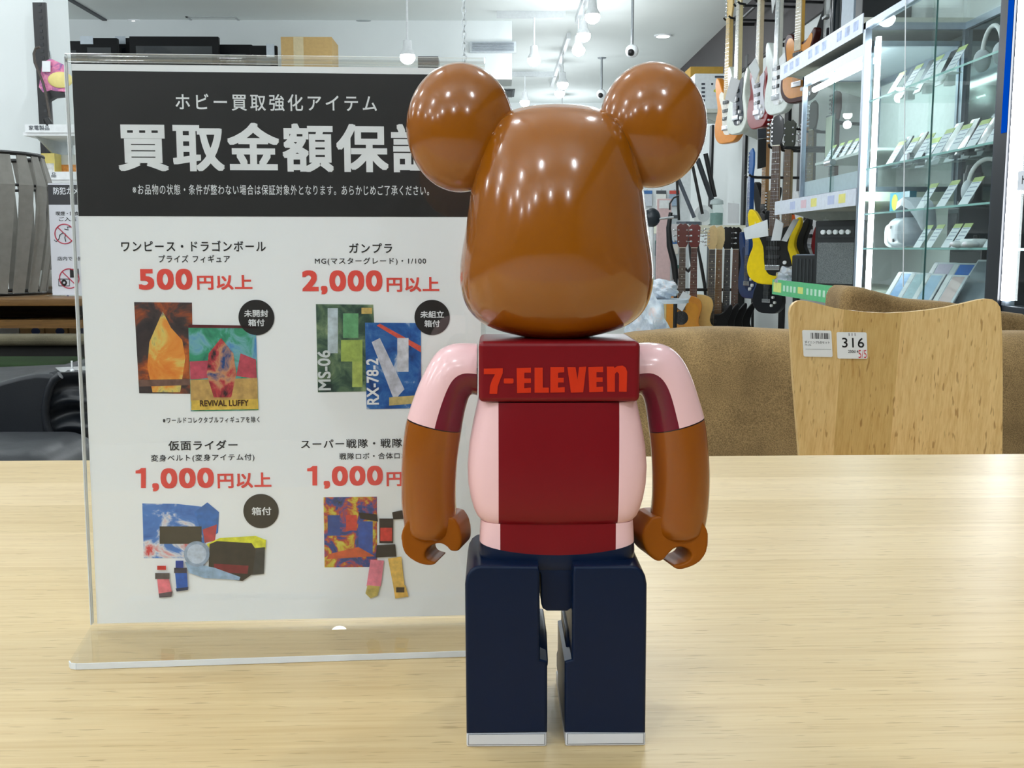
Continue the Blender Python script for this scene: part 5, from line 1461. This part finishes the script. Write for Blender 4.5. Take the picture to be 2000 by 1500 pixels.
# goods on the upper shelf
gc = thing('guitar_case', 'black guitar gig bag leaning on the upper white shelf', 'bag', (XF + 0.28, Dx(1588, XF + 0.28, zu0), zu0 - 0.011))
bp = [(-0.09, 0), (0.09, 0), (0.10, 0.12), (0.07, 0.28), (0.045, 0.40), (0.04, 0.62), (0.02, 0.66), (-0.02, 0.66), (-0.04, 0.62), (-0.045, 0.40), (-0.07, 0.28), (-0.10, 0.12)]
g_ = MB().prism([(0, y, z) for y, z in bp], (0.09, 0, 0), bev=0.02, seg=3).build('bag', M((16, 18, 22), 0.7), gc, angle=60)
g_.rotation_euler = (math.radians(14), 0, 0.5)
kb = thing('keyboard_stand', 'dark glossy instrument with chrome parts standing on the upper white shelf', 'instrument', (XF + 0.25, Dx(1622, XF + 0.25, zu0), zu0 - 0.011))
MB().box((-0.03, -0.07, 0), (0.03, 0.07, 0.42), bev=0.02, seg=4).build('body', M((20, 28, 34), 0.15, coat=0.8), kb, angle=70)
MB().cyl((-0.032, 0.0, 0.12), (-0.03, 0.0, 0.12), 0.035, n=20).build('plate', CHROME, kb)
for k in range(4): MB().cyl((-0.045, -0.03 + 0.02 * k, 0.26), (-0.03, -0.03 + 0.02 * k, 0.26), 0.008, n=10).build('knob', CHROME, kb)
gp = MB().box((XF + 0.2, Dx(1664, XF + 0.2, zu0), zu0 - 0.011), (XF + 0.26, Dx(1640, XF + 0.2, zu0), zu0 + 0.55), bev=0.004).build('grey_panel', M((150, 164, 176), 0.5))
tag(gp, 'pale grey-blue panel box standing on the upper shelf beside the cabinet', 'panel')
bk = MB().box((XF + 0.16, Dx(1686, XF + 0.16, zu0) + 0.03, zu0 - 0.011), (XF + 0.4, Dx(1668, XF + 0.16, zu0), zu0 + 0.6), bev=0.006).build('black_case', M((14, 18, 22), 0.5))
tag(bk, 'tall black case standing on the upper shelf next to the cabinet top', 'case')

# ================================================================== GUITARS
smooth_outline = smooth_closed
STRAT = [(0, 0), (.09, .006), (.148, .05), (.163, .11), (.148, .175), (.126, .225), (.132, .28), (.156, .34), (.158, .385), (.135, .385), (.095, .335), (.05, .318), (-.04, .322), (-.075, .36), (-.115, .425), (-.15, .44), (-.163, .40), (-.152, .33), (-.134, .275), (-.126, .225), (-.146, .17), (-.16, .105), (-.145, .045), (-.09, .006)]
SINGLE = [(0, 0), (.09, .006), (.15, .05), (.166, .11), (.15, .18), (.122, .235), (.12, .29), (.142, .335), (.148, .375), (.128, .385), (.085, .345), (.04, .33), (-.03, .34), (-.07, .385), (-.115, .39), (-.138, .35), (-.13, .29), (-.122, .235), (-.15, .18), (-.166, .11), (-.15, .05), (-.09, .006)]
ACOU = [(0, 0), (.12, .012), (.188, .08), (.198, .16), (.165, .245), (.128, .30), (.128, .35), (.146, .42), (.13, .475), (.075, .498), (0, .502), (-.075, .498), (-.13, .475), (-.146, .42), (-.128, .35), (-.128, .30), (-.165, .245), (-.198, .16), (-.188, .08), (-.12, .012)]
def guitar(label, loc, rz, body, face=None, guard=None, neck=(206, 170, 112), board=(74, 52, 36), head=None, outline=STRAT, hang=True, acoustic=False, headtype='6', scale=1.0):
    t = thing('guitar', label, 'guitar', loc, rz=rz); t.scale = (scale,) * 3
    dep = 0.10 if acoustic else 0.044
    ol = smooth_outline(outline, 3)
    bm_ = M(body, 0.28, spec=0.3)
    MB().prism([(x, 0, z) for x, z in ol], (0, dep, 0), bev=0.007, seg=3).build('body', bm_, t, angle=50)
    top = max(z for x, z in outline) * (1.0 if acoustic else 0.80)
    y0 = -0.002
    if face:
        sc_ = [((x) * 0.84, (z - 0.20) * 0.86 + 0.20) for x, z in ol]
        MB().prism([(x, -0.0015, z) for x, z in sc_], (0, 0.002, 0)).build('face', M(face, 0.2, coat=0.6), t, angle=50)
    if guard:
        gp_ = [(-.02, .06), (.06, .055), (.115, .09), (.10, .17), (.085, .22), (.10, .30), (.09, .34), (.03, .32), (-.03, .32), (-.07, .34), (-.10, .31), (-.06, .22), (-.05, .12)]
        MB().prism([(x, -0.003, z) for x, z in smooth_outline(gp_, 3)], (0, 0.003, 0)).build('pickguard', M(guard, 0.5, spec=0.25), t, angle=50)
    if acoustic:
        MB().cyl((0, -0.002, 0.345), (0, 0.001, 0.345), 0.05, n=28).build('soundhole', BLACK, t)
        MB().box((-0.07, -0.008, 0.135), (0.07, 0, 0.165), bev=0.003).build('bridge', M((50, 34, 24), 0.5), t)
    else:
        for z in (0.15, 0.20, 0.255):
            MB().box((-0.042, -0.010, z), (0.042, -0.001, z + 0.022), bev=0.003).build('pickup', CHROME if guard == (20, 20, 22) else BLACK, t)
        MB().box((-0.045, -0.012, 0.085), (0.045, 0, 0.115), bev=0.003).build('bridge', CHROME, t)
        for x, z in ((0.075, 0.13), (0.095, 0.09), (0.06, 0.065)):
            MB().cyl((x, -0.016, z), (x, -0.001, z), 0.011, n=12).build('knob', M((226, 228, 226), 0.25), t)
    nz0, nz1 = (0.50, 0.84) if acoustic else (0.32, 0.80)
    MB().prism([(-0.027, -0.004, nz0 - 0.03), (0.027, -0.004, nz0 - 0.03), (0.0215, -0.004, nz1), (-0.0215, -0.004, nz1)], (0, 0.024, 0), bev=0.004).build('neck', M(neck, 0.35), t)
    fz0 = 0.40 if acoustic else 0.285
    mb = MB().prism([(-0.0275, -0.0095, fz0), (0.0275, -0.0095, fz0), (0.0215, -0.0095, nz1), (-0.0215, -0.0095, nz1)], (0, 0.006, 0))
    L_ = 0.645; k = 1
    while True:
        z = nz1 - L_ * (1 - 2 ** (-k / 12))
        if z < fz0 or k > 21: break
        hw_ = 0.0215 + (0.0275 - 0.0215) * (nz1 - z) / (nz1 - fz0)
        mb.box((-hw_, -0.0108, z - 0.001), (hw_, -0.0093, z + 0.001), 1)
        if k in (3, 5, 7, 9, 15, 17, 19): mb.box((-0.003, -0.0100, z + 0.010), (0.003, -0.0094, z + 0.016), 2)
        k += 1
    mb.box((-0.0225, -0.0115, nz1 - 0.001), (0.0225, -0.003, nz1 + 0.004), 2)
    mb.build('fretboard', [M(board, 0.45, var=0.15), CHROME, M((230, 226, 206), 0.4)], t, smooth=False)
    mb = MB()
    for x in (-0.016, -0.0096, -0.0032, 0.0032, 0.0096, 0.016):
        mb.cyl((x, -0.0125, nz1), (x * 1.5, -0.014, 0.10 if not acoustic else 0.15), 0.0006, n=5)
    mb.build('strings', CHROME, t)
    hm = M(head or neck, 0.3, coat=0.4)
    if headtype == '6':
        hp_ = [(-.022, nz1), (.022, nz1), (.030, nz1 + .03), (.040, nz1 + .07), (.036, nz1 + .15), (.012, nz1 + .178), (-.02, nz1 + .165), (-.036, nz1 + .12), (-.036, nz1 + .03)]
        pegs = [(-.048, nz1 + .03 + .024 * k) for k in range(6)]
    else:
        hp_ = [(-.022, nz1), (.022, nz1), (.038, nz1 + .03), (.042, nz1 + .15), (.02, nz1 + .172), (0, nz1 + .165), (-.02, nz1 + .172), (-.042, nz1 + .15), (-.038, nz1 + .03)]
        pegs = [(s_ * .053, nz1 + .045 + .04 * k) for k in range(3) for s_ in (-1, 1)]
    MB().prism([(x, 0.0, z) for x, z in hp_], (0, 0.014, 0), bev=0.003).build('headstock', hm, t)
    for x, z in pegs:
        MB().cyl((x * 0.55, -0.006, z), (x * 0.55, 0.0, z), 0.0055, n=8).cyl((x * 0.7, 0.008, z), (x, 0.008, z), 0.003, n=6).ball((x * 1.12, 0.008, z), (0.009, 0.005, 0.007), n=8).build('tuning_peg', CHROME, t)
    if hang:
        hz = (nz1 - 0.008) * scale
        h = thing('guitar_hanger', 'black hook holding the ' + label, 'hook', loc, rz=rz)
        R_ = Matrix.Rotation(-rz, 4, 'Z'); wall = XW - 0.001
        a_ = Vector((0, 0.03, hz)); w_ = R_ @ (Vector((wall, loc[1] + 0.05, loc[2] + hz)) - Vector(loc))
        MB().cyl(a_, w_, 0.009, n=8).build('arm', BLACK, h)
        for s_ in (-1, 1):
            MB().tube([(0, 0.03, hz), (s_ * 0.036, 0.028, hz), (s_ * 0.038, -0.012, hz + 0.004), (s_ * 0.036, -0.024, hz + 0.016)], 0.0075, 8).build('prong', BLACK, h)
        h['label'] = h['label'].replace(',', '')[:110]
    return t
def hung(px, pyb, D, label, yaw, s=1.0, **kw):
    p = PY(px, pyb, D)
    return guitar(label, (p.x, D, p.z), math.radians(yaw), scale=s, **kw)
hung(1418, 280, 7.95, 'orange electric guitar half hidden behind the grey-white one', -72, 1.12, body=(222, 142, 52), guard=(236, 232, 220), neck=(214, 184, 120), board=(214, 184, 120))
hung(1437, 262, 7.4, 'grey-white electric guitar with black pickguard hanging left of the red one', -80, 1.08, body=(206, 214, 204), guard=(48, 56, 66), neck=(208, 196, 150), board=(200, 196, 178))
hung(1478, 251, 6.9, 'red electric guitar with a white price tag in the upper row', -80, 1.0, body=(128, 8, 14), guard=(206, 206, 214), neck=(196, 180, 150), board=(196, 186, 160), outline=SINGLE)
hung(1515, 223, 6.45, 'white electric guitar hanging just left of the upper shelf', -78, 1.0, body=(222, 230, 226), guard=(228, 232, 234), neck=(198, 200, 190), board=(170, 176, 172))
hung(1556, 200, 6.1, 'sunburst electric guitar whose body end shows under the upper shelf', -70, 1.0, body=(58, 22, 18), face=(196, 128, 42), neck=(200, 156, 70), board=(210, 200, 176), outline=SINGLE)
hung(1459, 583, 7.0, 'blue electric guitar with a blue neck in the lower row', -80, 1.0, body=(16, 46, 92), guard=(20, 36, 70), neck=(22, 66, 124), board=(30, 74, 130), head=(34, 96, 166))
hung(1508, 556, 6.2, 'bright yellow electric guitar with black pickguard', -34, 1.0, body=(236, 204, 18), guard=(24, 24, 22), neck=(150, 120, 90), board=(84, 60, 46), head=(20, 22, 24))
hung(1532, 552, 6.45, 'black electric guitar behind the yellow one with a brown fretboard', -50, 1.0, body=(22, 24, 26), neck=(150, 130, 90), board=(120, 96, 70), head=(40, 46, 30), headtype='3')
hung(1566, 538, 6.75, 'orange-brown electric guitar end showing left of the low amplifier', -60, 1.0, body=(206, 92, 30), neck=(170, 120, 60), board=(70, 46, 30), outline=SINGLE)
hung(1577, 512, 6.55, 'white electric guitar with a dark neck above the low amplifier', -66, 1.0, body=(226, 230, 232), guard=(230, 232, 234), neck=(60, 50, 40), board=(130, 110, 70))
hung(1620, 512, 6.15, 'dark red electric guitar above the low black amplifier', -66, 1.0, body=(112, 14, 20), neck=(80, 30, 26), board=(70, 50, 44), outline=SINGLE, guard=(226, 230, 232))
hung(1497, 612, 6.72, 'small black toy-like guitar hanging under the yellow one', -60, 0.8, body=(26, 28, 32), neck=(120, 100, 70), board=(60, 46, 36), outline=SINGLE)
hung(1490, 480, 7.3, 'tan-necked guitar with a black body hanging behind the blue one', -75, 1.0, body=(20, 20, 22), neck=(176, 130, 80), board=(176, 136, 90), head=(206, 170, 90))
# floor rack with guitars in front of the wall
RD = 7.5
def racked(px, D, label, yaw=-14, **kw):
    p = PY(px, 487, D); z = PY(px, 487, D).z
    nz = 0.84 if kw.get('acoustic') else 0.80
    return guitar(label, (p.x, D, max(0.09, z - nz)), math.radians(yaw), hang=False, **kw)
racked(1333, 7.50, 'natural orange-topped acoustic guitar at the left of the floor rack', -10, body=(206, 134, 50), face=(214, 144, 50), neck=(150, 110, 70), board=(88, 70, 54), head=(96, 40, 28), outline=ACOU, acoustic=True, headtype='3')
racked(1356, 7.68, 'pale acoustic guitar second from the left in the floor rack', -10, body=(226, 186, 112), neck=(150, 110, 70), board=(100, 60, 48), head=(110, 36, 30), outline=ACOU, acoustic=True, headtype='3')
racked(1391, 7.88, 'black guitar with a maple headstock third in the floor rack', -8, body=(16, 17, 19), neck=(210, 178, 122), board=(70, 62, 56), head=(222, 192, 136))
racked(1405, 8.0, 'black guitar with a brown neck fourth in the floor rack', -8, body=(20, 20, 22), neck=(196, 160, 104), board=(130, 92, 52), head=(222, 196, 142))
racked(1421, 8.1, 'black guitar with a black headstock and pearl pegs fifth in the floor rack', -8, body=(12, 13, 15), neck=(120, 100, 70), board=(46, 44, 42), head=(18, 18, 18), headtype='3')
racked(1437, 8.2, 'black guitar with a rosewood neck sixth in the floor rack', -8, body=(14, 15, 17), neck=(150, 110, 80), board=(112, 76, 56), head=(24, 22, 20), headtype='3')
rk = thing('guitar_rack', 'black tubular floor rack that holds the row of guitars', 'rack', (PY(1385, 487, RD).x, RD + 0.35, 0))
TR = at(rk)
rx0, rx1 = 1.12, 2.06
for zz, yy in ((0.05, 7.42), (0.05, 8.34), (0.60, 8.40)):
    MB().cyl(TR @ Vector((rx0, yy, zz)), TR @ Vector((rx1, yy, zz)), 0.012, n=10).build('bar', BLACK, rk)
for xx in (rx0, rx1):
    MB().tube([TR @ Vector(p) for p in ((xx, 7.38, 0.012), (xx, 7.42, 0.05), (xx, 8.34, 0.05), (xx, 8.40, 0.60))], 0.012, 8).build('side_frame', BLACK, rk)
    MB().cyl(TR @ Vector((xx, 8.34, 0.05)), TR @ Vector((xx, 8.38, 0.0)), 0.011, n=8).build('leg', BLACK, rk)
# white price tags on guitars
def gtag(corners, D, label, Dg=None):
    pts = [PY(x, y, D) for x, y in corners]
    o = (pts[0] + pts[1]) / 2
    t = thing('price_tag', label, 'tag', o)
    MB().prism([p - o for p in pts], (0.004, 0.003, 0)).build('card', PAPER, t, smooth=False)
    x = (corners[0][0] + corners[1][0]) / 2; y = (corners[0][1] + corners[1][1]) / 2
    MB().cyl((0, 0.002, -0.004), PY(x, y - 4, Dg or D + 0.2) - o, 0.0012, n=6).build('string', WHITE, t)
gtag([(1428, 150), (1445, 157), (1432, 201), (1416, 193)], 7.18, 'white price tag hanging over the grey-white guitar')
gtag([(1475, 113), (1483, 136), (1474, 162), (1462, 130)], 6.66, 'white price tag hanging over the red guitar')
gtag([(1506, -6), (1516, -6), (1508, 26)], 6.3, 'white price tag at the top of the photo above the white guitar')
gtag([(1498, 429), (1452, 446), (1456, 468), (1500, 461)], 6.05, 'white price tag left of the yellow guitar')
gtag([(1515, 427), (1530, 436), (1524, 470), (1506, 470)], 5.98, 'white price tag in front of the yellow guitar')
gtag([(1549, 428), (1560, 428), (1536, 472), (1526, 470)], 6.0, 'narrow white price tag right of the yellow guitar')
gtag([(1334, 569), (1349, 578), (1332, 608), (1317, 597)], 7.38, 'white price tag in front of the orange acoustic guitar')
gtag([(1422, 396), (1443, 398), (1442, 436), (1421, 436)], 7.95, 'white price tag above the floor rack guitars')
gtag([(1608, 428), (1618, 428), (1606, 466), (1598, 464)], 5.75, 'white price tag on the dark red guitar')
# wall uprights and rails
def upright(px, py0, py1, label):
    a, c = PX(px, py0, XW - 0.02), PX(px, py1, XW - 0.02)
    t = thing('wall_upright', label, 'shelf post', (XW - 0.022, a.y, 0))
    MB().box((0, -0.05, max(0, c.z)), (0.021, 0.05, a.z)).build('post', BLACK, t, smooth=False)
upright(1458, 108, 640, 'black wall upright between the grey-white and the red guitar')
upright(1389, 245, 640, 'black wall upright left of the orange guitar')
upright(1566, 190, 640, 'black wall upright below the sunburst guitar')
upright(1538, 190, 900, 'black wall upright under the green-railed shelf')
def hrail(x0, y0, x1, y1, X, label):
    a, c = PX(x0, y0, X), PX(x1, y1, X)
    tag(MB().cyl((X, a.y, a.z), (X, c.y, a.z), 0.012, n=8).box((X, min(a.y, c.y), a.z - 0.012), (XW, min(a.y, c.y) + 0.024, a.z + 0.012)).box((X, max(a.y, c.y) - 0.024, a.z - 0.012), (XW, max(a.y, c.y), a.z + 0.012)).build('hanging_rail', BLACK), label, 'rail')
hrail(1424, 158, 1524, 78, 1.90, 'long black rail across the necks of the upper guitars')
hrail(1436, 48, 1500, 6, 1.95, 'short black rail high at the top, above the upper guitars')
# ================================================================== GOODS BEHIND THE RIGHT EAR
bs = thing('wall_shelf', 'grey-white shelf carrying boxes right of the right ear', 'shelf', PY(1362, 212, 8.6))
TB2 = at(bs)
bx0_, bx1_ = PY(1345, 212, 8.6).x, XW
zb2 = PY(1362, 214, 8.6).z
MB().box((bx0_, 8.55, zb2 - 0.03), (bx1_, 9.3, zb2), T=TB2).build('board', M((196, 202, 194), 0.6), bs, smooth=False)
MB().prism([TB2 @ Vector((bx0_ + 0.05, 8.58, zb2 - 0.03)), TB2 @ Vector((bx1_, 8.58, zb2 - 0.03)), TB2 @ Vector((bx1_, 8.58, zb2 - 0.24))], (0, 0.02, 0)).build('bracket', M((170, 176, 170), 0.6), bs, smooth=False)
a, c = PY(1356, 212, 8.62), PY(1424, 144, 8.62)
wb = thing('white_box', 'white product box with a small yellow picture on the shelf beside the right ear', 'box', (a.x, 8.62, zb2 + 0.001))
MB().box((0, 0, 0), (c.x - a.x, 0.3, c.z - zb2), bev=0.003).build('box', M((216, 224, 228), 0.6), wb)
mb = MB()
def wq(x0, y0, x1, y1): 
    p, q = PY(x0, y1, 8.62) - wb.location, PY(x1, y0, 8.62) - wb.location
    mb.box((p.x, -0.0015, p.z), (q.x, 0, q.z))
for k in range(5): wq(1370, 162 + 8 * k, 1377, 166 + 8 * k)
wq(1389, 162, 1393, 166); wq(1402, 182, 1416, 185); wq(1400, 192, 1408, 196); wq(1411, 193, 1415, 197); wq(1396, 148, 1419, 152)
mb.build('printed_mark', M((64, 70, 80), 0.6), wb, smooth=False)
pts = [PY(x, y, 8.618) - wb.location for x, y in ((1393, 178), (1404, 166), (1411, 173), (1408, 179), (1398, 181))]
MB().prism(pts, (0, -0.001, 0)).build('yellow_picture', M((206, 206, 60), 0.6), wb, smooth=False)
a, c = PY(1347, 212, 8.98), PY(1413, 130, 8.98)
cbx = MB().box((a.x, 8.98, zb2 + 0.001), (c.x, 9.25, c.z), bev=0.004).build('carton', M((176, 140, 60), 0.85))
tag(cbx, 'brown carton behind the white product box beside the right ear', 'carton')
# lower goods shelf
LSx0, LSD = 1291, 8.46
lz = PY(1350, 440, LSD).z
ls = thing('goods_shelf', 'pale shelf with folded black stands right of the bear head', 'shelf', (PY(LSx0, 440, LSD).x, LSD, lz))
TL = at(ls)
MB().box((PY(LSx0, 440, LSD).x, LSD, lz - 0.06), (XW, LSD + 0.55, lz), T=TL).build('board', M((226, 226, 206), 0.6), ls, smooth=False)
MB().box((PY(LSx0, 440, LSD).x, LSD - 0.006, lz - 0.075), (PY(1345, 440, LSD).x, LSD, lz + 0.01), T=TL).build('rail', WHITE, ls, smooth=False)
for xx in (PY(1300, 440, LSD).x, XW - 0.06):
    MB().box((xx, LSD + 0.45, 0), (xx + 0.05, LSD + 0.5, lz - 0.06), T=TL).build('post', BLACK, ls, smooth=False)
fsd = thing('folded_stand', 'folded black and grey tube stands leaning together on the pale shelf', 'stand', (PY(1360, 437, LSD + 0.15).x, LSD + 0.2, lz + 0.001))
TF = at(fsd)
def stick(x0, y0, x1, y1, D, r, m, nm='tube'):
    MB().cyl(TF @ PY(x0, y0, D), TF @ PY(x1, y1, D), r, n=10).build(nm, m, fsd)
GREY = M((98, 106, 116), 0.35, 0.5)
stick(1323, 345, 1356, 425, LSD + 0.16, 0.016, GREY); stick(1352, 320, 1372, 418, LSD + 0.16, 0.013, BLACK); stick(1362, 310, 1392, 395, LSD + 0.22, 0.022, M((40, 46, 52), 0.4)); stick(1378, 300, 1396, 385, LSD + 0.26, 0.02, BLACK)
stick(1322, 350, 1326, 430, LSD + 0.12, 0.011, BLACK)
pts = [PY(x, y, LSD + 0.05) for x, y in ((1324, 431), (1350, 420), (1378, 424), (1370, 434), (1340, 438))]
MB().prism([TF @ Vector((p.x, LSD + 0.04 + 0.2 * (438 - y) / 18, lz + 0.001 + 0.0)) for p, y in zip(pts, (431, 420, 424, 434, 438))], (0, 0, 0.03)).build('foot_plate', GREY, fsd)
jar = thing('clear_jar', 'clear round jar of greenish glass on the pale shelf', 'jar', (PY(1399, 437, LSD + 0.14).x, LSD + 0.14, lz + 0.001))
MB().lathe([(0.05, 0), (0.055, 0.01), (0.055, 0.13), (0.045, 0.15), (0.045, 0.17)], 24).build('glass_wall', GLASS, jar)
MB().lathe([(0.0, 0.004), (0.05, 0.006), (0.05, 0.10), (0, 0.104)], 24).build('filling', M((120, 150, 146), 0.6), jar)
MB().lathe([(0.056, 0.17), (0.05, 0.20), (0.02, 0.215), (0.0, 0.216)], 24).build('lid', M((176, 190, 190), 0.3), jar)
dsc = thing('white_disc', 'round white disc standing behind the folded stands', 'disc', (PY(1376, 405, LSD + 0.3).x, LSD + 0.33, lz + 0.001))
MB().cyl((0, 0, 0.085), (0, 0.02, 0.085), 0.085, n=32).build('disc', WHITE, dsc)
MB().cyl((0, -0.003, 0.085), (0, 0, 0.085), 0.05, n=28).build('rim', M((206, 212, 216), 0.4), dsc)
fan = thing('round_black_device', 'round black device on a white stand beside the bear cheek', 'device', (PY(1272, 460, 6.9).x, 6.9, 0))
zf_ = PY(1272, 425, 6.9).z
MB().ball((0, 0, zf_), (0.058, 0.05, 0.062), n=24).build('shell', M((30, 38, 46), 0.3), fan)
MB().cyl((0, 0, zf_ - 0.06), (0, 0, 0.02), 0.016, n=12).build('pole', WHITE, fan)
MB().lathe([(0.14, 0), (0.14, 0.012), (0.03, 0.025)], 24).build('base', WHITE, fan)
MB().cyl((0.02, -0.02, zf_ - 0.012), (0.14, -0.02, zf_ + 0.002), 0.008, n=8).build('rod', CHROME, fan)
pk = thing('pink_board', 'tall pale pink board with a white window beside the pale shelf', 'board', (PY(1284, 395, 8.25).x, 8.25, 0))
bw = PY(1312, 395, 8.25).x - PY(1284, 395, 8.25).x; bz = PY(1284, 388, 8.25).z
MB().box((0, 0, 0), (bw, 0.03, bz), bev=0.006).build('board', M((214, 186, 186), 0.6), pk)
MB().box((0.015, -0.003, bz - 0.075), (bw - 0.015, 0, bz - 0.012)).build('window', M((226, 232, 232), 0.5), pk, smooth=False)
a, c = PY(1278, 655, 6.5), PY(1302, 588, 6.5)
hc2 = 0.46
c2 = thing('cardboard_stand', 'tall tan cardboard carton standing left of the guitar rack', 'carton', (a.x, 6.5, 0))
MB().box((0, 0, 0), (c.x - a.x, 0.18, c.z), bev=0.004).build('box', M((206, 182, 130), 0.85), c2)
MB().box((0.03, -0.002, c.z - 0.05), (c.x - a.x - 0.02, 0, c.z - 0.035)).build('printed_line', M((90, 80, 60), 0.7), c2, smooth=False)
def bag(px, py, D, r, label, m, seed):
    b = bmesh.new(); bmesh.ops.create_icosphere(b, subdivisions=4, radius=1.0)
    p = PY(px, py, D)
    for v in b.verts:
        k = 1 + 0.13 * math.sin(v.co.x * 7 + seed) * math.cos(v.co.z * 6 + seed) + 0.07 * math.sin(v.co.z * 13 + v.co.x * 9 + seed)
        v.co = Vector((v.co.x * r[0] * k, v.co.y * r[1] * k, v.co.z * r[2] * k))
    t = thing('plastic_bag', label, 'bag', (p.x, D, p.z))
    MB().bm(b).build('bag', m, t, angle=30)
    return t, p
cloth_w = mottled('crumpled_white', [(0.35, (176, 188, 204)), (0.55, (220, 228, 236)), (0.7, (232, 206, 200))], 14)
t_, p = bag(1262, 630, 5.2, (0.10, 0.09, 0.16), 'crumpled white and pinkish plastic bag left of the tan carton', cloth_w, 1.0)
MB().box((-0.16, -0.12, -p.z), (0.14, 0.12, -0.12), bev=0.01).build('crate', M((190, 196, 204), 0.5), t_)
t_, p = bag(1290, 565, 6.0, (0.10, 0.08, 0.06), 'crumpled white bag on a small round table beside the bear cheek', cloth_w, 2.3)
MB().cyl((0, 0, -0.075), (0, 0, -0.055), 0.16, n=28).cyl((0, 0, -0.075), (0, 0, -p.z), 0.02, n=10).build('round_table', M((206, 216, 226), 0.4), t_)
ms = thing('microphone_boom', 'black jointed boom stand rising left of the floor rack', 'stand', (PY(1318, 560, 7.25).x, 7.25, 0))
TM = at(ms)
pts = [PY(x, y, 7.25) for x, y in ((1310, 415), (1306, 445), (1308, 480), (1316, 510), (1320, 545))]
MB().tube([TM @ q for q in pts], [0.014, 0.018, 0.022, 0.024, 0.02], 10).build('jointed_arm', BLACK, ms)
q = TM @ pts[-1]
MB().cyl((q.x, q.y, q.z), (q.x, q.y, 0.02), 0.014, n=10).build('pole', BLACK, ms)
MB().lathe([(0.13, 0), (0.13, 0.015), (0.02, 0.03)], 24, T=Matrix.Translation((q.x, q.y, 0))).build('base', BLACK, ms)
MB().tube([TM @ PY(x, y, 7.23) for x, y in ((1326, 382), (1316, 386), (1308, 398), (1308, 410))], 0.006, 8).build('cable', BLACK, ms)
bv = MB().tube([PY(x, y, 8.42) for x, y in ((1346, 452), (1350, 505), (1352, 520), (1344, 530), (1338, 524))], 0.014, 8).build('black_strap', BLACK)
tag(bv, 'black strap loop hanging between the first two rack guitars', 'strap')
st2 = MB().tube([PY(x, y, 8.43) for x, y in ((1360, 450), (1364, 488), (1370, 520), (1376, 555), (1378, 580))], [0.01, 0.01, 0.014, 0.014, 0.01], 8).build('black_strap', BLACK)
tag(st2, 'long black strap hanging beside the third rack guitar', 'strap')
sb = thing('strap_display', 'black rectangular strap pack hanging below the red guitar', 'strap', PY(1489, 290, 6.75))
TS2 = at(sb)
MB().prism([TS2 @ PY(x, y, 6.75) for x, y in ((1481, 272), (1497, 270), (1496, 326), (1480, 330))], (0, 0.02, 0)).build('strap', BLACK, sb)
MB().prism([TS2 @ PY(x, y, 6.745) for x, y in ((1480, 252), (1497, 250), (1497, 269), (1481, 271))], (0, 0.02, 0)).build('card', M((40, 44, 52), 0.5), sb)
# white packets hanging on a pegboard wall panel behind the right cheek
pbD = 9.6
pb = thing('pegboard', 'white pegboard panel with hanging packets right of the bear cheek', 'panel', (PY(1250, 560, pbD).x, pbD, 0))
pw = PY(1345, 560, pbD).x - PY(1250, 560, pbD).x
MB().box((0, 0, 0.10), (pw, 0.03, PY(1300, 290, pbD).z), bev=0.004).build('board', M((214, 220, 222), 0.6), pb)
for xx in (0.0, pw - 0.05): MB().box((xx, 0.03, 0), (xx + 0.05, 0.08, PY(1300, 290, pbD).z)).build('post', BLACK, pb)
pk_cols = [(196, 204, 214), (226, 228, 224), (150, 170, 190), (206, 196, 190), (236, 236, 230), (176, 186, 190), (214, 222, 230), (120, 130, 140), (230, 224, 216), (190, 200, 206), (222, 226, 232), (160, 150, 150)]
hdr = [(60, 110, 170), (70, 74, 80), (200, 80, 70), (60, 120, 110)]
rnd = random.Random(11); i = 0
for row, py in enumerate((372, 420, 470, 518)):
    for colx, px in enumerate((1264, 1292, 1320)):
        p = PY(px + rnd.uniform(-4, 4), py, pbD - 0.03)
        t = thing('hanging_packet', 'flat packet on the pegboard, row %s from the top, %s in its row' % (('one', 'two', 'three', 'four')[row], ('first', 'second', 'third')[colx]), 'packet', (p.x, pbD - 0.012, p.z))
        h_, w_ = rnd.uniform(0.11, 0.16), rnd.uniform(0.075, 0.10)
        MB().box((-w_ / 2, -0.012, -h_), (w_ / 2, 0.0, 0), bev=0.003).build('packet', M(pk_cols[i], 0.4), t)
        MB().box((-w_ / 2, -0.014, -0.03), (w_ / 2, -0.012, 0)).build('header_card', M(hdr[i % 4], 0.6), t, smooth=False)
        MB().cyl((0, -0.03, 0.006), (0, 0.015, 0.006), 0.003, n=6).build('peg', CHROME, t)
        i += 1

# back-row goods in the tall glass cabinet
def teal(t):
    MB().box((0, -0.13, 0), (0.03, 0.09, 0.085), bev=0.002).build('box', M((40, 116, 136), 0.4), t)
    MB().cyl((-0.001, 0.03, 0.044), (0, 0.03, 0.044), 0.034, n=28).build('lime_disc', M((150, 180, 40), 0.5), t)
gadget('teal_box', 'teal box with a lime disc at the left end of the third cabinet shelf', 'box', 1752, shA[2], XF + 0.13, teal)
def scr(t):
    MB().box((0, -0.15, 0.02), (0.02, 0.15, 0.21), bev=0.003).build('casing', M((10, 12, 14), 0.3, spec=0.3), t)
    MB().box((-0.001, -0.14, 0.035), (0, 0.14, 0.20)).build('screen', M((8, 14, 16), 0.1), t, smooth=False)
    MB().box((-0.03, -0.06, 0), (0.05, 0.06, 0.02), bev=0.003).build('stand', BLACK, t)
gadget('small_monitor', 'dark screen standing at the back of the cabinet bottom', 'monitor', 1880, zAb, XF + 0.36, scr)
